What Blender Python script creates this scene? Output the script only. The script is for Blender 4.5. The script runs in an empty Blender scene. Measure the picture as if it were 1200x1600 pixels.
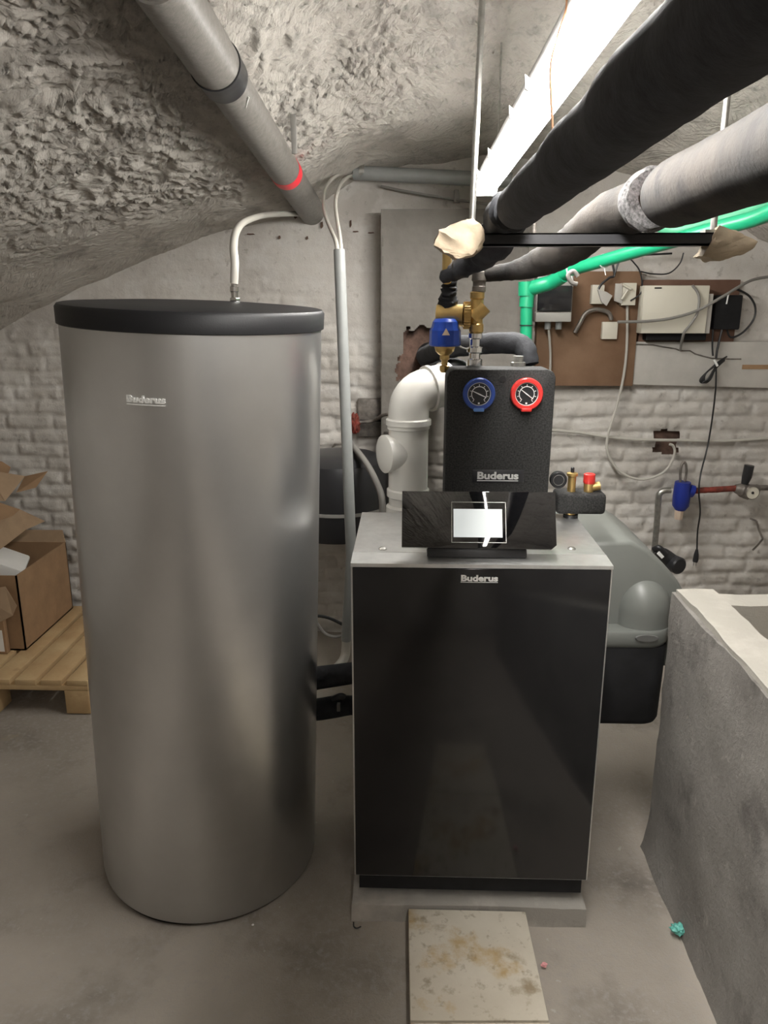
import bpy, bmesh, math, random
import numpy as np
from mathutils import Vector, Matrix, noise as mnoise
random.seed(4)
S = bpy.context.scene
COL = S.collection
PI = math.pi

# ------------------------------------------------------------------ camera, world, lights, exposure
FPX = 1198.0; PITCH = math.radians(15.2); YAW = math.radians(1.84); CH = 1.55
cd = bpy.data.cameras.new('camera'); cam = bpy.data.objects.new('camera', cd); COL.objects.link(cam)
cd.sensor_fit = 'VERTICAL'; cd.sensor_height = 36.0; cd.lens = FPX * 36.0 / 1600.0
cd.clip_start = 0.02; cd.clip_end = 50
cam.location = (0, 0, CH); cam.rotation_euler = (PI / 2 - PITCH, 0, YAW)
S.camera = cam
w = bpy.data.worlds.new('world'); S.world = w; w.use_nodes = True
w.node_tree.nodes['Background'].inputs[0].default_value = (1, 0.97, 0.93, 1)
w.node_tree.nodes['Background'].inputs[1].default_value = 0.0
S.view_settings.view_transform = 'Standard'; S.view_settings.look = 'None'
S.view_settings.gamma = 1.0; S.view_settings.use_curve_mapping = False
S.view_settings.exposure = 0.2
TUBE_POWER = 84.0      # emission of the lit ceiling tube
FILL_POWER = 38.0      # emission of the added, unseen fill tube behind the camera

# ------------------------------------------------------------------ pixel helpers (a photo pixel + a depth = a real place)
Fv = Vector((-math.sin(YAW) * math.cos(PITCH), math.cos(YAW) * math.cos(PITCH), -math.sin(PITCH)))
Rv = Vector((math.cos(YAW), math.sin(YAW), 0)); Uv = Rv.cross(Fv)
def P(px, py, Y):
    d = Fv + Rv * ((px - 600) / FPX) + Uv * ((800 - py) / FPX)
    return Vector((0, 0, CH)) + d * (Y / d.y)
def PZ(px, py, z):
    d = Fv + Rv * ((px - 600) / FPX) + Uv * ((800 - py) / FPX)
    return Vector((0, 0, CH)) + d * ((z - CH) / d.z)

# ------------------------------------------------------------------ noise in numpy
def _hash(i, j, k):
    n = (i * 73856093) ^ (j * 19349663) ^ (k * 83492791)
    n = (n ^ (n >> 13)) * 1274126177
    n = n & 0x7fffffff
    return ((n ^ (n >> 16)) & 0xffff) / 65535.0
def vn(p):
    p = np.asarray(p, float); i = np.floor(p).astype(np.int64); f = p - i; u = f * f * f * (f * (f * 6 - 15) + 10)
    r = 0
    for a in (0, 1):
        for b in (0, 1):
            for c in (0, 1):
                wgt = (u[..., 0] if a else 1 - u[..., 0]) * (u[..., 1] if b else 1 - u[..., 1]) * (u[..., 2] if c else 1 - u[..., 2])
                r = r + wgt * _hash(i[..., 0] + a, i[..., 1] + b, i[..., 2] + c)
    return r * 2 - 1
def fbm(p, o=4):
    p = np.asarray(p, float); s = 0; a = 1
    for _ in range(o):
        s = s + a * vn(p); p = p * 2.03 + 17.3; a *= 0.5
    return s
def st(x, a, b):
    t = np.clip((x - a) / (b - a), 0, 1); return t * t * (3 - 2 * t)

# ------------------------------------------------------------------ materials
def mat(name, col, rough=0.6, metal=0.0, var=0.0, vscale=8.0, col2=None, bump=0.0, bscale=60.0, spec=0.5, coat=0.0, emit=0.0, sheen=None, detail=6, alpha=None):
    m = bpy.data.materials.new(name); m.use_nodes = True
    nt = m.node_tree; b = nt.nodes['Principled BSDF']
    b.inputs['Base Color'].default_value = (*col, 1); b.inputs['Roughness'].default_value = rough
    b.inputs['Metallic'].default_value = metal; b.inputs['Specular IOR Level'].default_value = spec
    b.inputs['Coat Weight'].default_value = coat
    tc = nt.nodes.new('ShaderNodeTexCoord')
    if emit:
        b.inputs['Emission Color'].default_value = (*col, 1); b.inputs['Emission Strength'].default_value = emit
    if var or col2:
        n = nt.nodes.new('ShaderNodeTexNoise'); n.inputs['Scale'].default_value = vscale; n.inputs['Detail'].default_value = detail
        n.inputs['Roughness'].default_value = 0.6
        r = nt.nodes.new('ShaderNodeValToRGB'); nt.links.new(tc.outputs['Object'], n.inputs['Vector'])
        nt.links.new(n.outputs['Fac'], r.inputs['Fac']); nt.links.new(r.outputs['Color'], b.inputs['Base Color'])
        c2 = col2 or tuple(min(1, c * (1 + var)) for c in col); c1 = tuple(c * (1 - var) for c in col)
        r.color_ramp.elements[0].position = 0.32; r.color_ramp.elements[1].position = 0.68
        r.color_ramp.elements[0].color = (*c1, 1); r.color_ramp.elements[1].color = (*c2, 1)
    if bump:
        n2 = nt.nodes.new('ShaderNodeTexNoise'); n2.inputs['Scale'].default_value = bscale; n2.inputs['Detail'].default_value = 8
        n2.inputs['Roughness'].default_value = 0.65
        nt.links.new(tc.outputs['Object'], n2.inputs['Vector'])
        bp = nt.nodes.new('ShaderNodeBump'); bp.inputs['Strength'].default_value = bump; bp.inputs['Distance'].default_value = 0.004
        nt.links.new(n2.outputs['Fac'], bp.inputs['Height']); nt.links.new(bp.outputs['Normal'], b.inputs['Normal'])
    return m
def layered(name, base, patches, rough=0.85, bump=0.6, bscale=70, bdist=0.004):
    """base colour with noise-shaped stains: patches = [(colour, scale, lo, hi, seed)]"""
    m = bpy.data.materials.new(name); m.use_nodes = True
    nt = m.node_tree; b = nt.nodes['Principled BSDF']; b.inputs['Roughness'].default_value = rough
    b.inputs['Specular IOR Level'].default_value = 0.25
    tc = nt.nodes.new('ShaderNodeTexCoord'); prev = None
    for (c, sc, lo, hi, sd) in patches:
        n = nt.nodes.new('ShaderNodeTexNoise'); n.noise_dimensions = '4D'; n.inputs['W'].default_value = sd
        n.inputs['Scale'].default_value = sc; n.inputs['Detail'].default_value = 8; n.inputs['Roughness'].default_value = 0.6
        nt.links.new(tc.outputs['Object'], n.inputs['Vector'])
        mr = nt.nodes.new('ShaderNodeMapRange'); mr.inputs['From Min'].default_value = lo; mr.inputs['From Max'].default_value = hi
        nt.links.new(n.outputs['Fac'], mr.inputs['Value'])
        mx = nt.nodes.new('ShaderNodeMix'); mx.data_type = 'RGBA'; nt.links.new(mr.outputs['Result'], mx.inputs['Factor'])
        if prev is None: mx.inputs['A'].default_value = (*base, 1)
        else: nt.links.new(prev, mx.inputs['A'])
        mx.inputs['B'].default_value = (*c, 1); prev = mx.outputs['Result']
    nt.links.new(prev, b.inputs['Base Color'])
    n2 = nt.nodes.new('ShaderNodeTexNoise'); n2.inputs['Scale'].default_value = bscale; n2.inputs['Detail'].default_value = 10
    n2.inputs['Roughness'].default_value = 0.7; nt.links.new(tc.outputs['Object'], n2.inputs['Vector'])
    bp = nt.nodes.new('ShaderNodeBump'); bp.inputs['Strength'].default_value = bump; bp.inputs['Distance'].default_value = bdist
    nt.links.new(n2.outputs['Fac'], bp.inputs['Height']); nt.links.new(bp.outputs['Normal'], b.inputs['Normal'])
    return m

M = {}
M['plaster'] = layered('rough_plaster', (.47, .435, .39), [((.58, .545, .495), 3, .4, .65, 1), ((.27, .25, .225), 6, .55, .72, 2), ((.33, .31, .28), 28, .55, .7, 15), ((.12, .10, .08), 14, .68, .73, 5)], .9, 1.0, 60, .009)
def combed(m):
    # trowel strokes: stretched ridges in patches of two directions, added to the plaster's bump
    nt = m.node_tree; L_ = nt.links; bp = [n for n in nt.nodes if n.type == 'BUMP'][0]; b = nt.nodes['Principled BSDF']
    tc = nt.nodes.new('ShaderNodeTexCoord'); dn = nt.nodes.new('ShaderNodeTexNoise'); dn.inputs['Scale'].default_value = 3.5; dn.inputs['Detail'].default_value = 3
    L_.new(tc.outputs['Object'], dn.inputs['Vector'])
    ad = nt.nodes.new('ShaderNodeVectorMath'); ad.operation = 'MULTIPLY_ADD'; ad.inputs[1].default_value = (.12, .12, .12)
    L_.new(dn.outputs['Color'], ad.inputs[0]); L_.new(tc.outputs['Object'], ad.inputs[2]); outs = []
    for a, sc in ((.6, (11, 78, 30)), (-.9, (9, 70, 30))):
        mp = nt.nodes.new('ShaderNodeMapping'); mp.vector_type = 'TEXTURE'; mp.inputs['Rotation'].default_value = (0, 0, a)
        L_.new(ad.outputs[0], mp.inputs['Vector'])
        ml = nt.nodes.new('ShaderNodeVectorMath'); ml.operation = 'MULTIPLY'; ml.inputs[1].default_value = sc; L_.new(mp.outputs[0], ml.inputs[0])
        n = nt.nodes.new('ShaderNodeTexNoise'); n.inputs['Scale'].default_value = 1.0; n.inputs['Detail'].default_value = 3; L_.new(ml.outputs[0], n.inputs['Vector']); outs.append(n)
    mk = nt.nodes.new('ShaderNodeTexNoise'); mk.inputs['Scale'].default_value = 6; mk.inputs['Detail'].default_value = 1; L_.new(tc.outputs['Object'], mk.inputs['Vector'])
    mr = nt.nodes.new('ShaderNodeMapRange'); mr.inputs['From Min'].default_value = .45; mr.inputs['From Max'].default_value = .55; L_.new(mk.outputs['Fac'], mr.inputs['Value'])
    mx = nt.nodes.new('ShaderNodeMix'); L_.new(mr.outputs[0], mx.inputs['Factor']); L_.new(outs[0].outputs['Fac'], mx.inputs['A']); L_.new(outs[1].outputs['Fac'], mx.inputs['B'])
    b2 = nt.nodes.new('ShaderNodeBump'); b2.inputs['Strength'].default_value = .9; b2.inputs['Distance'].default_value = .013
    L_.new(mx.outputs['Result'], b2.inputs['Height']); L_.new(bp.outputs['Normal'], b2.inputs['Normal']); L_.new(b2.outputs['Normal'], b.inputs['Normal'])
combed(M['plaster'])
M['brick'] = layered('painted_brick', (.58, .55, .51), [((.42, .39, .355), 1.7, .42, .66, 3), ((.62, .60, .57), 9, .48, .7, 4), ((.30, .27, .24), 24, .60, .72, 14), ((.20, .15, .12), 17, .70, .74, 6)], .85, .8, 60, .005)
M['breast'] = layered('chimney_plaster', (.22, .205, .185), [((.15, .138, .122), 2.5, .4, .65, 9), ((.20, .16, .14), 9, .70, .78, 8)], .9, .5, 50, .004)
M['concrete'] = layered('floor_concrete', (.285, .253, .217), [((.375, .335, .29), 1.6, .4, .62, 1), ((.19, .168, .145), 3.5, .52, .70, 2), ((.34, .31, .28), 60, .5, .7, 17), ((.45, .42, .39), 34, .66, .72, 7), ((.38, .30, .18), 5, .64, .76, 12)], .75, .8, 110, .004)
M['trough'] = layered('trough_concrete', (.20, .186, .17), [((.27, .255, .235), 3, .42, .62, 1), ((.11, .10, .092), 7, .54, .7, 2), ((.32, .30, .27), 26, .6, .72, 5), ((.40, .30, .16), 6, .68, .78, 3)], .9, 1.0, 70, .006)
M['rim'] = layered('trough_rim_render', (.37, .35, .31), [((.45, .42, .38), 8, .5, .7, 1), ((.66, .50, .24), 7, .66, .76, 3)], .9, .8, 80, .004)
M['dirt'] = layered('dry_dirt', (.30, .25, .19), [((.42, .37, .30), 30, .4, .6, 1), ((.12, .09, .06), 22, .55, .7, 2)], .95, 1.0, 60, .01)
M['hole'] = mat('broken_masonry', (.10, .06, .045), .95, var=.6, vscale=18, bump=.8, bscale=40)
M['slab'] = layered('pale_slab', (.50, .45, .365), [((.60, .55, .46), 4, .4, .65, 1), ((.33, .28, .21), 34, .56, .68, 12), ((.30, .24, .16), 11, .59, .70, 2), ((.42, .28, .11), 5.5, .58, .68, 5)], .8, .4, 120, .002)
M['pad'] = layered('pad_stone', (.34, .32, .29), [((.50, .465, .42), 9, .45, .7, 1), ((.12, .11, .09), 7, .6, .75, 2), ((.50, .33, .10), 6, .68, .76, 3)], .85, .7, 90, .004)
M['tank'] = mat('silver_vinyl', (.58, .58, .575), .30, .93, var=.05, vscale=5, bump=.05, bscale=400)
M['black_plastic'] = mat('black_plastic', (.018, .018, .02), .38)
M['black_matte'] = mat('black_matte', (.010, .010, .011), .75, spec=.3, var=.3, vscale=20)
M['lid'] = mat('lid_plastic', (.010, .010, .011), .45, spec=.25, bump=.1, bscale=300)
M['epp'] = mat('black_foam_shell', (.024, .0235, .023), .78, spec=.35, var=.6, vscale=230, detail=2, bump=.35, bscale=240)
M['foam'] = mat('pipe_foam', (.026, .027, .031), .8, spec=.35, var=.35, vscale=40, bump=.4, bscale=120)
M['foam_dusty'] = layered('dusty_pipe_foam', (.021, .020, .019), [((.046, .039, .033), 8, .4, .65, 1), ((.013, .012, .012), 11, .55, .7, 2)], .85, .5, 90, .004)
M['foam_grey'] = mat('speckled_grey_foam', (.085, .082, .082), .9, var=.6, vscale=160, detail=2, bump=.8, bscale=140)
M['glass'] = mat('black_glass', (.012, .012, .013), .11, spec=.55)
M['gloss'] = mat('piano_black', (.006, .006, .007), .03, spec=.9, coat=1.0)
M['steel'] = mat('brushed_steel', (.72, .72, .71), .36, .9, var=.08, vscale=30)
M['side'] = mat('grey_sheet_metal', (.33, .33, .325), .4, .6)
M['chrome'] = mat('chrome', (.80, .80, .80), .12, 1.0)
M['zinc'] = mat('galvanised_steel', (.40, .395, .37), .36, .9, var=.2, vscale=60)
M['dull'] = mat('dull_iron', (.20, .18, .16), .55, .6, var=.4, vscale=30)
M['rust'] = mat('rusty_red_iron', (.16, .055, .035), .7, .2, col2=(.33, .05, .035), var=.5, vscale=35, bump=.5)
M['brass'] = mat('brass', (.62, .43, .17), .34, .85, var=.12, vscale=40)
M['copper'] = mat('copper', (.65, .36, .22), .35, .9)
M['white_pipe'] = mat('white_plastic', (.74, .725, .68), .22, spec=.5)
M['hood'] = mat('grey_plastic_hood', (.155, .162, .150), .38, var=.04, vscale=6)
M['hood_grip'] = mat('dark_grip', (.10, .10, .095), .6)
M['pvc'] = mat('grey_pvc', (.17, .158, .143), .42, var=.2, vscale=70, bump=.15, bscale=200)
M['conduit'] = mat('grey_conduit', (.25, .258, .252), .42, var=.06, vscale=25)
M['cable_white'] = mat('white_cable', (.45, .43, .385), .4)
M['cable_grey'] = mat('grey_cable', (.22, .21, .195), .5)
M['cable_black'] = mat('black_cable', (.012, .012, .013), .4)
M['green'] = mat('green_pipe', (.01, .29, .14), .38, var=.08, vscale=12)
M['blue'] = mat('blue_plastic', (.012, .06, .40), .32)
M['navy'] = mat('dark_blue_plastic', (.012, .028, .24), .4)
M['gauge_blue'] = mat('blue_ring', (.03, .07, .30), .35)
M['red'] = mat('red_plastic', (.62, .035, .03), .35)
M['tape_red'] = mat('red_tape', (.85, .03, .05), .4)
M['cloth'] = mat('masking_paper', (.29, .23, .16), .8, var=.14, vscale=20, bump=.3, bscale=50)
M['wood'] = layered('pallet_wood', (.46, .31, .16), [((.55, .40, .22), 6, .4, .65, 1), ((.28, .18, .09), 9, .6, .75, 2)], .8, .4, 60, .002)
M['card'] = mat('cardboard', (.30, .185, .10), .85, var=.15, vscale=10)
M['card_pale'] = mat('pale_cardboard', (.34, .235, .145), .85, var=.12, vscale=12)
M['foamw'] = mat('white_foam', (.72, .71, .68), .8, var=.05)
M['fibre'] = layered('fibreboard', (.18, .105, .062), [((.235, .145, .09), 5, .4, .65, 1), ((.10, .06, .04), 3.5, .58, .75, 4)], .8, .3, 80, .002)
M['dark_board'] = layered('dark_brown_board', (.12, .065, .045), [((.17, .10, .07), 6, .4, .65, 1)], .8, .3, 80, .002)
M['panelw'] = mat('painted_panel', (.46, .44, .405), .7, var=.1, vscale=7, bump=.2)
M['box_white'] = mat('ivory_plastic', (.62, .59, .50), .5, var=.03)
M['letters'] = mat('silver_letters', (.78, .78, .76), .3, .45)
M['white'] = mat('white_mark', (.85, .85, .83), .4)
M['label_white'] = mat('label_white', (.8, .8, .78), .5)
M['smoked'] = mat('smoked_cover', (.02, .02, .022), .08, spec=.7)
M['screen'] = mat('lit_screen', (.62, .66, .66), .25, emit=.55, spec=.3)
M['tube'] = mat('lit_tube', (1, .975, .93), .4, emit=TUBE_POWER)
M['fill_tube'] = mat('lit_fill_tube', (1, .96, .90), .4, emit=FILL_POWER)
M['batten'] = mat('white_batten', (.75, .75, .74), .45)
M['turq'] = mat('turquoise_plastic', (.12, .42, .36), .5)
M['pink'] = mat('pink_scrap', (.75, .35, .36), .6)
M['orange'] = mat('orange_plastic', (.8, .30, .08), .5)

# ------------------------------------------------------------------ mesh helpers
def wl(o):
    v = Vector((0, 0, 0))
    while o: v += o.location; o = o.parent
    return v
def obj(name, bm, m, parent=None, smooth=True, ang=38, origin=None):
    me = bpy.data.meshes.new(name)
    bmesh.ops.recalc_face_normals(bm, faces=bm.faces[:]) if name not in ('ceiling',) and not name.startswith('wall') and name != 'floor' else None
    if parent is not None: off = wl(parent)
    else:
        xs = [v.co for v in bm.verts]
        off = Vector(origin) if origin is not None else Vector(((min(c.x for c in xs) + max(c.x for c in xs)) / 2, (min(c.y for c in xs) + max(c.y for c in xs)) / 2, min(c.z for c in xs)))
    bmesh.ops.translate(bm, verts=bm.verts[:], vec=-off)
    bm.to_mesh(me); bm.free()
    me.materials.append(m)
    if smooth:
        me.polygons.foreach_set('use_smooth', [True] * len(me.polygons)); me.set_sharp_from_angle(angle=math.radians(ang))
    o = bpy.data.objects.new(name, me); COL.objects.link(o)
    if parent is not None: o.parent = parent
    else: o.location = off
    return o
def thing(name, label, cat, loc, group=None):
    o = bpy.data.objects.new(name, None); COL.objects.link(o); o.location = loc; o.empty_display_size = .05
    o['label'] = label; o['category'] = cat
    if group: o['group'] = group
    return o
def tag(o, label, cat, group=None):
    o['label'] = label; o['category'] = cat
    if group: o['group'] = group
    return o
def struct(o): o['kind'] = 'structure'; return o

def box(bm, x0, x1, y0, y1, z0, z1, bev=0.0, seg=2, mx=None):
    r = bmesh.ops.create_cube(bm, size=1.0)
    vs = r['verts']
    bmesh.ops.scale(bm, verts=vs, vec=(x1 - x0, y1 - y0, z1 - z0))
    bmesh.ops.translate(bm, verts=vs, vec=((x0 + x1) / 2, (y0 + y1) / 2, (z0 + z1) / 2))
    if bev:
        es = list({e for v in vs for e in v.link_edges})
        q = bmesh.ops.bevel(bm, geom=es, offset=bev, segments=seg, affect='EDGES', profile=.5)
        vs = list({v for f in q['faces'] for v in f.verts} | {v for v in vs if v.is_valid})
    if mx is not None: bmesh.ops.transform(bm, matrix=mx, verts=vs)
    return bm
def B(*a, **k): return box(bmesh.new(), *a, **k)
def spline(pts, n=6):
    """Catmull-Rom through (Vector, radius) pairs"""
    if len(pts) < 3: return pts
    out = []
    for i in range(len(pts) - 1):
        p0 = pts[max(i - 1, 0)]; p1 = pts[i]; p2 = pts[i + 1]; p3 = pts[min(i + 2, len(pts) - 1)]
        for k in range(n):
            t = k / n; t2 = t * t; t3 = t2 * t
            v = .5 * ((2 * p1[0]) + (-p0[0] + p2[0]) * t + (2 * p0[0] - 5 * p1[0] + 4 * p2[0] - p3[0]) * t2 + (-p0[0] + 3 * p1[0] - 3 * p2[0] + p3[0]) * t3)
            out.append((v, p1[1] + (p2[1] - p1[1]) * t))
    out.append(pts[-1]); return out
def tube(bm, pts, r=None, seg=16, smooth=6, cap=True, wob=0.0, seed=0):
    pr = [(Vector(p[0]), p[1]) if isinstance(p, tuple) and not isinstance(p[0], (int, float)) else (Vector(p), r) for p in pts]
    if smooth: pr = spline(pr, smooth)
    n = len(pr); up = None; rings = []
    for i, (c, rr) in enumerate(pr):
        t = (pr[min(i + 1, n - 1)][0] - pr[max(i - 1, 0)][0])
        if t.length < 1e-9: t = Vector((0, 0, 1))
        t.normalize()
        if up is None:
            up = t.orthogonal().normalized()
        up = (up - t * up.dot(t))
        if up.length < 1e-6: up = t.orthogonal()
        up.normalize(); s = t.cross(up)
        ring = []
        for k in range(seg):
            a = 2 * PI * k / seg; d = up * math.cos(a) + s * math.sin(a); q = rr
            if wob: q = rr * (1 + wob * mnoise.noise((c + d * rr) * (1.1 / max(rr, .01)) + Vector((seed, 0, 0))))
            ring.append(bm.verts.new(c + d * q))
        rings.append(ring)
    for a, b in zip(rings[:-1], rings[1:]):
        for k in range(seg): bm.faces.new((a[k], a[(k + 1) % seg], b[(k + 1) % seg], b[k]))
    if cap: bm.faces.new(rings[0][::-1]); bm.faces.new(rings[-1])
    return bm
def T(pts, r=None, **k): return tube(bmesh.new(), pts, r, **k)
def lathe(bm, prof, mx=None, seg=32, ring=False):
    """prof = [(radius, height)] about local z"""
    rings = []
    for (r, z) in prof:
        if r < 1e-6: rings.append([bm.verts.new((0, 0, z))])
        else: rings.append([bm.verts.new((r * math.cos(2 * PI * k / seg), r * math.sin(2 * PI * k / seg), z)) for k in range(seg)])
    for a, b in zip(rings[:-1], rings[1:]) if not ring else zip(rings, rings[1:] + rings[:1]):
        for k in range(seg):
            k2 = (k + 1) % seg
            if len(a) == 1 and len(b) == 1: continue
            if len(a) == 1: bm.faces.new((a[0], b[k2], b[k]))
            elif len(b) == 1: bm.faces.new((a[k], a[k2], b[0]))
            else: bm.faces.new((a[k], a[k2], b[k2], b[k]))
    if not ring and len(rings[0]) > 1: bm.faces.new(rings[0][::-1])
    if not ring and len(rings[-1]) > 1: bm.faces.new(rings[-1])
    if mx is not None: bmesh.ops.transform(bm, matrix=mx, verts=[v for r in rings for v in r])
    return bm
def L(prof, mx=None, seg=32, ring=False): return lathe(bmesh.new(), prof, mx, seg, ring)
def frame(o, axis, xhint=None):
    """matrix whose local z is 'axis' at point o"""
    z = Vector(axis).normalized(); x = Vector(xhint) if xhint is not None else (Vector((1, 0, 0)) if abs(z.x) < .9 else Vector((0, 1, 0)))
    x = (x - z * x.dot(z)).normalized(); y = z.cross(x)
    return Matrix(((x.x, y.x, z.x, o[0]), (x.y, y.y, z.y, o[1]), (x.z, y.z, z.z, o[2]), (0, 0, 0, 1)))
def prism(bm, pts, d, bev=0):
    """polygon (Vectors) pushed along vector d"""
    a = [bm.verts.new(Vector(p)) for p in pts]; b = [bm.verts.new(Vector(p) + Vector(d)) for p in pts]; n = len(a)
    fs = [bm.faces.new(a[::-1]), bm.faces.new(b)]
    for k in range(n): fs.append(bm.faces.new((a[k], a[(k + 1) % n], b[(k + 1) % n], b[k])))
    if bev:
        bmesh.ops.recalc_face_normals(bm, faces=bm.faces[:])
        bmesh.ops.bevel(bm, geom=list({e for f in fs for e in f.edges}), offset=bev, segments=2, affect='EDGES', profile=.5)
    return bm
def PR(pts, d, bev=0): return prism(bmesh.new(), pts, d, bev)
def hexnut(bm, c, axis, r, h): return lathe(bm, [(r * .9, -h / 2), (r, -h / 2 + h * .12), (r, h / 2 - h * .12), (r * .9, h / 2)], frame(c, axis), 6)
def text_bm(s, size, depth, bold=0.0, xs=1.0):
    cu = bpy.data.curves.new('txt', 'FONT'); cu.body = s; cu.size = size; cu.extrude = depth; cu.offset = bold; cu.align_x = 'CENTER'; cu.align_y = 'CENTER'
    cu.resolution_u = 4
    o = bpy.data.objects.new('txt', cu); COL.objects.link(o)
    dg = bpy.context.evaluated_depsgraph_get(); dg.update()
    me = bpy.data.meshes.new_from_object(o.evaluated_get(dg)); bm = bmesh.new(); bm.from_mesh(me)
    bpy.data.objects.remove(o); bpy.data.curves.remove(cu); bpy.data.meshes.remove(me)
    bmesh.ops.scale(bm, verts=bm.verts[:], vec=(xs, 1, 1))
    return bm
def crumple(center, sx, sy, sz, seed, amp=.35, sub=4):
    bm = bmesh.new(); bmesh.ops.create_icosphere(bm, subdivisions=sub, radius=1.0)
    for v in bm.verts:
        n = v.co.normalized()
        k = 1 + amp * abs(mnoise.noise(n * 1.6 + Vector((seed, 0, 0)))) * 1.6 - amp * .4 + amp * .45 * mnoise.noise(n * 4.5 + Vector((0, seed, 0)))
        v.co = Vector((n.x * sx * k, n.y * sy * k, n.z * sz * k))
    bmesh.ops.translate(bm, verts=bm.verts[:], vec=center); return bm
def gridmesh(co, mask=None):
    """co: (n,m,3) numpy -> bmesh"""
    n, m, _ = co.shape; bm = bmesh.new(); vs = [bm.verts.new(c) for c in co.reshape(-1, 3).tolist()]
    for i in range(n - 1):
        for j in range(m - 1):
            if mask is not None and (mask[i, j] or mask[i + 1, j] or mask[i, j + 1] or mask[i + 1, j + 1]): continue
            bm.faces.new((vs[i * m + j], vs[(i + 1) * m + j], vs[(i + 1) * m + j + 1], vs[i * m + j + 1]))
    if mask is not None:
        bmesh.ops.delete(bm, geom=[v for v in bm.verts if not v.link_faces], context='VERTS')
    return bm

# ================================================================== THE SETTING
WY = 3.45; XL = -2.5; XR = 2.3; YF = -2.8
# floor
xs = np.concatenate([np.arange(XL, XR + .001, .03)]); ys = np.concatenate([np.arange(YF, .9, .1), np.arange(.9, WY + .15, .03)])
X_, Y_ = np.meshgrid(xs, ys, indexing='ij')
Z_ = .006 * fbm(np.stack([X_ * 1.6, Y_ * 1.6, X_ * 0 + 3], -1), 4) - .004 + .0015 * vn(np.stack([X_ * 22, Y_ * 22, X_ * 0], -1))
Z_ = np.minimum(Z_, 0.0)
struct(obj('floor', gridmesh(np.stack([X_, Y_, Z_], -1)), M['concrete'], origin=(0, 0, 0)))

# vaulted ceiling, rough plaster
ZB = np.array([[-2.6, .95], [-2.2, 1.22], [-1.82, 1.44], [-1.46, 1.60], [-1.1, 1.75], [-.85, 1.84], [-.44, 1.935], [-.22, 2.07], [0, 2.11], [.3, 2.13], [.8, 2.09], [1.2, 1.96], [1.5, 1.80], [1.9, 1.58], [2.4, 1.25]])
def zceil(X, Y):
    b = np.interp(X, ZB[:, 0], ZB[:, 1])
    return b + .19 * np.clip(WY - Y, 0, 2.1) * np.interp(X, [-2.5, -1, 0, 2.3], [.55, .9, 1, .6])
xs = np.arange(XL, XR + .001, .008); ys = np.concatenate([np.arange(YF, 1.2, .12), np.arange(1.2, WY + .03, .008)])
X_, Y_ = np.meshgrid(xs, ys, indexing='ij')
q = np.stack([X_, Y_, X_ * 0], -1)
wx = fbm(q * 2.3 + 5, 3) * .25; wy = fbm(q * 2.3 + 40, 3) * .25
wx = wx + .10 * fbm(q * 7 + 21, 2) ; wy = wy + .10 * fbm(q * 7 + 61, 2)
qa = np.stack([(X_ * .8 + Y_ * .6 + wx) * 5.0, (-X_ * .6 + Y_ * .8 + wy) * 12.0, X_ * 0 + 2], -1) * 1.6
qb = np.stack([(X_ * .55 - Y_ * .83 + wy) * 6.0, (X_ * .83 + Y_ * .55 + wx) * 15.0, X_ * 0 + 9], -1) * 1.6
sel = st(fbm(q * 3.1 + 11, 2), -.2, .2)
ridge = (1 - np.abs(fbm(qa, 4))) * sel + (1 - np.abs(fbm(qb, 4))) * (1 - sel)
fine = fbm(np.stack([(X_ + wx) * 38, (Y_ + wy) * 38, X_ * 0], -1), 3)
rough = (1 - .85 * st(Y_, 2.85, 3.15)) * (1 - .75 * st(X_, .15, .5)) * (.25 + .75 * st(X_ - .25 * Y_, -2.3, -1.7))
big = fbm(q * 2.0 + 3, 3)
Z_ = zceil(X_, Y_) + .012 * big - rough * (.021 * (ridge ** 3 - .4) * (.8 + .35 * vn(q * 5 + 9)) + .011 * (1 - np.abs(fbm(qa * 2.6 + 50, 2))) ** 2 + .010 * np.abs(vn(np.stack([(X_ + wx) * 21, (Y_ + wy) * 34, X_ * 0], -1))) + .005 * fine) - (1 - rough) * (.006 * fbm(q * 9, 3) + .001 * fine)
struct(obj('ceiling', gridmesh(np.stack([X_, Y_, Z_], -1)), M['plaster'], ang=180, origin=(0, 0, 0)))

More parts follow.
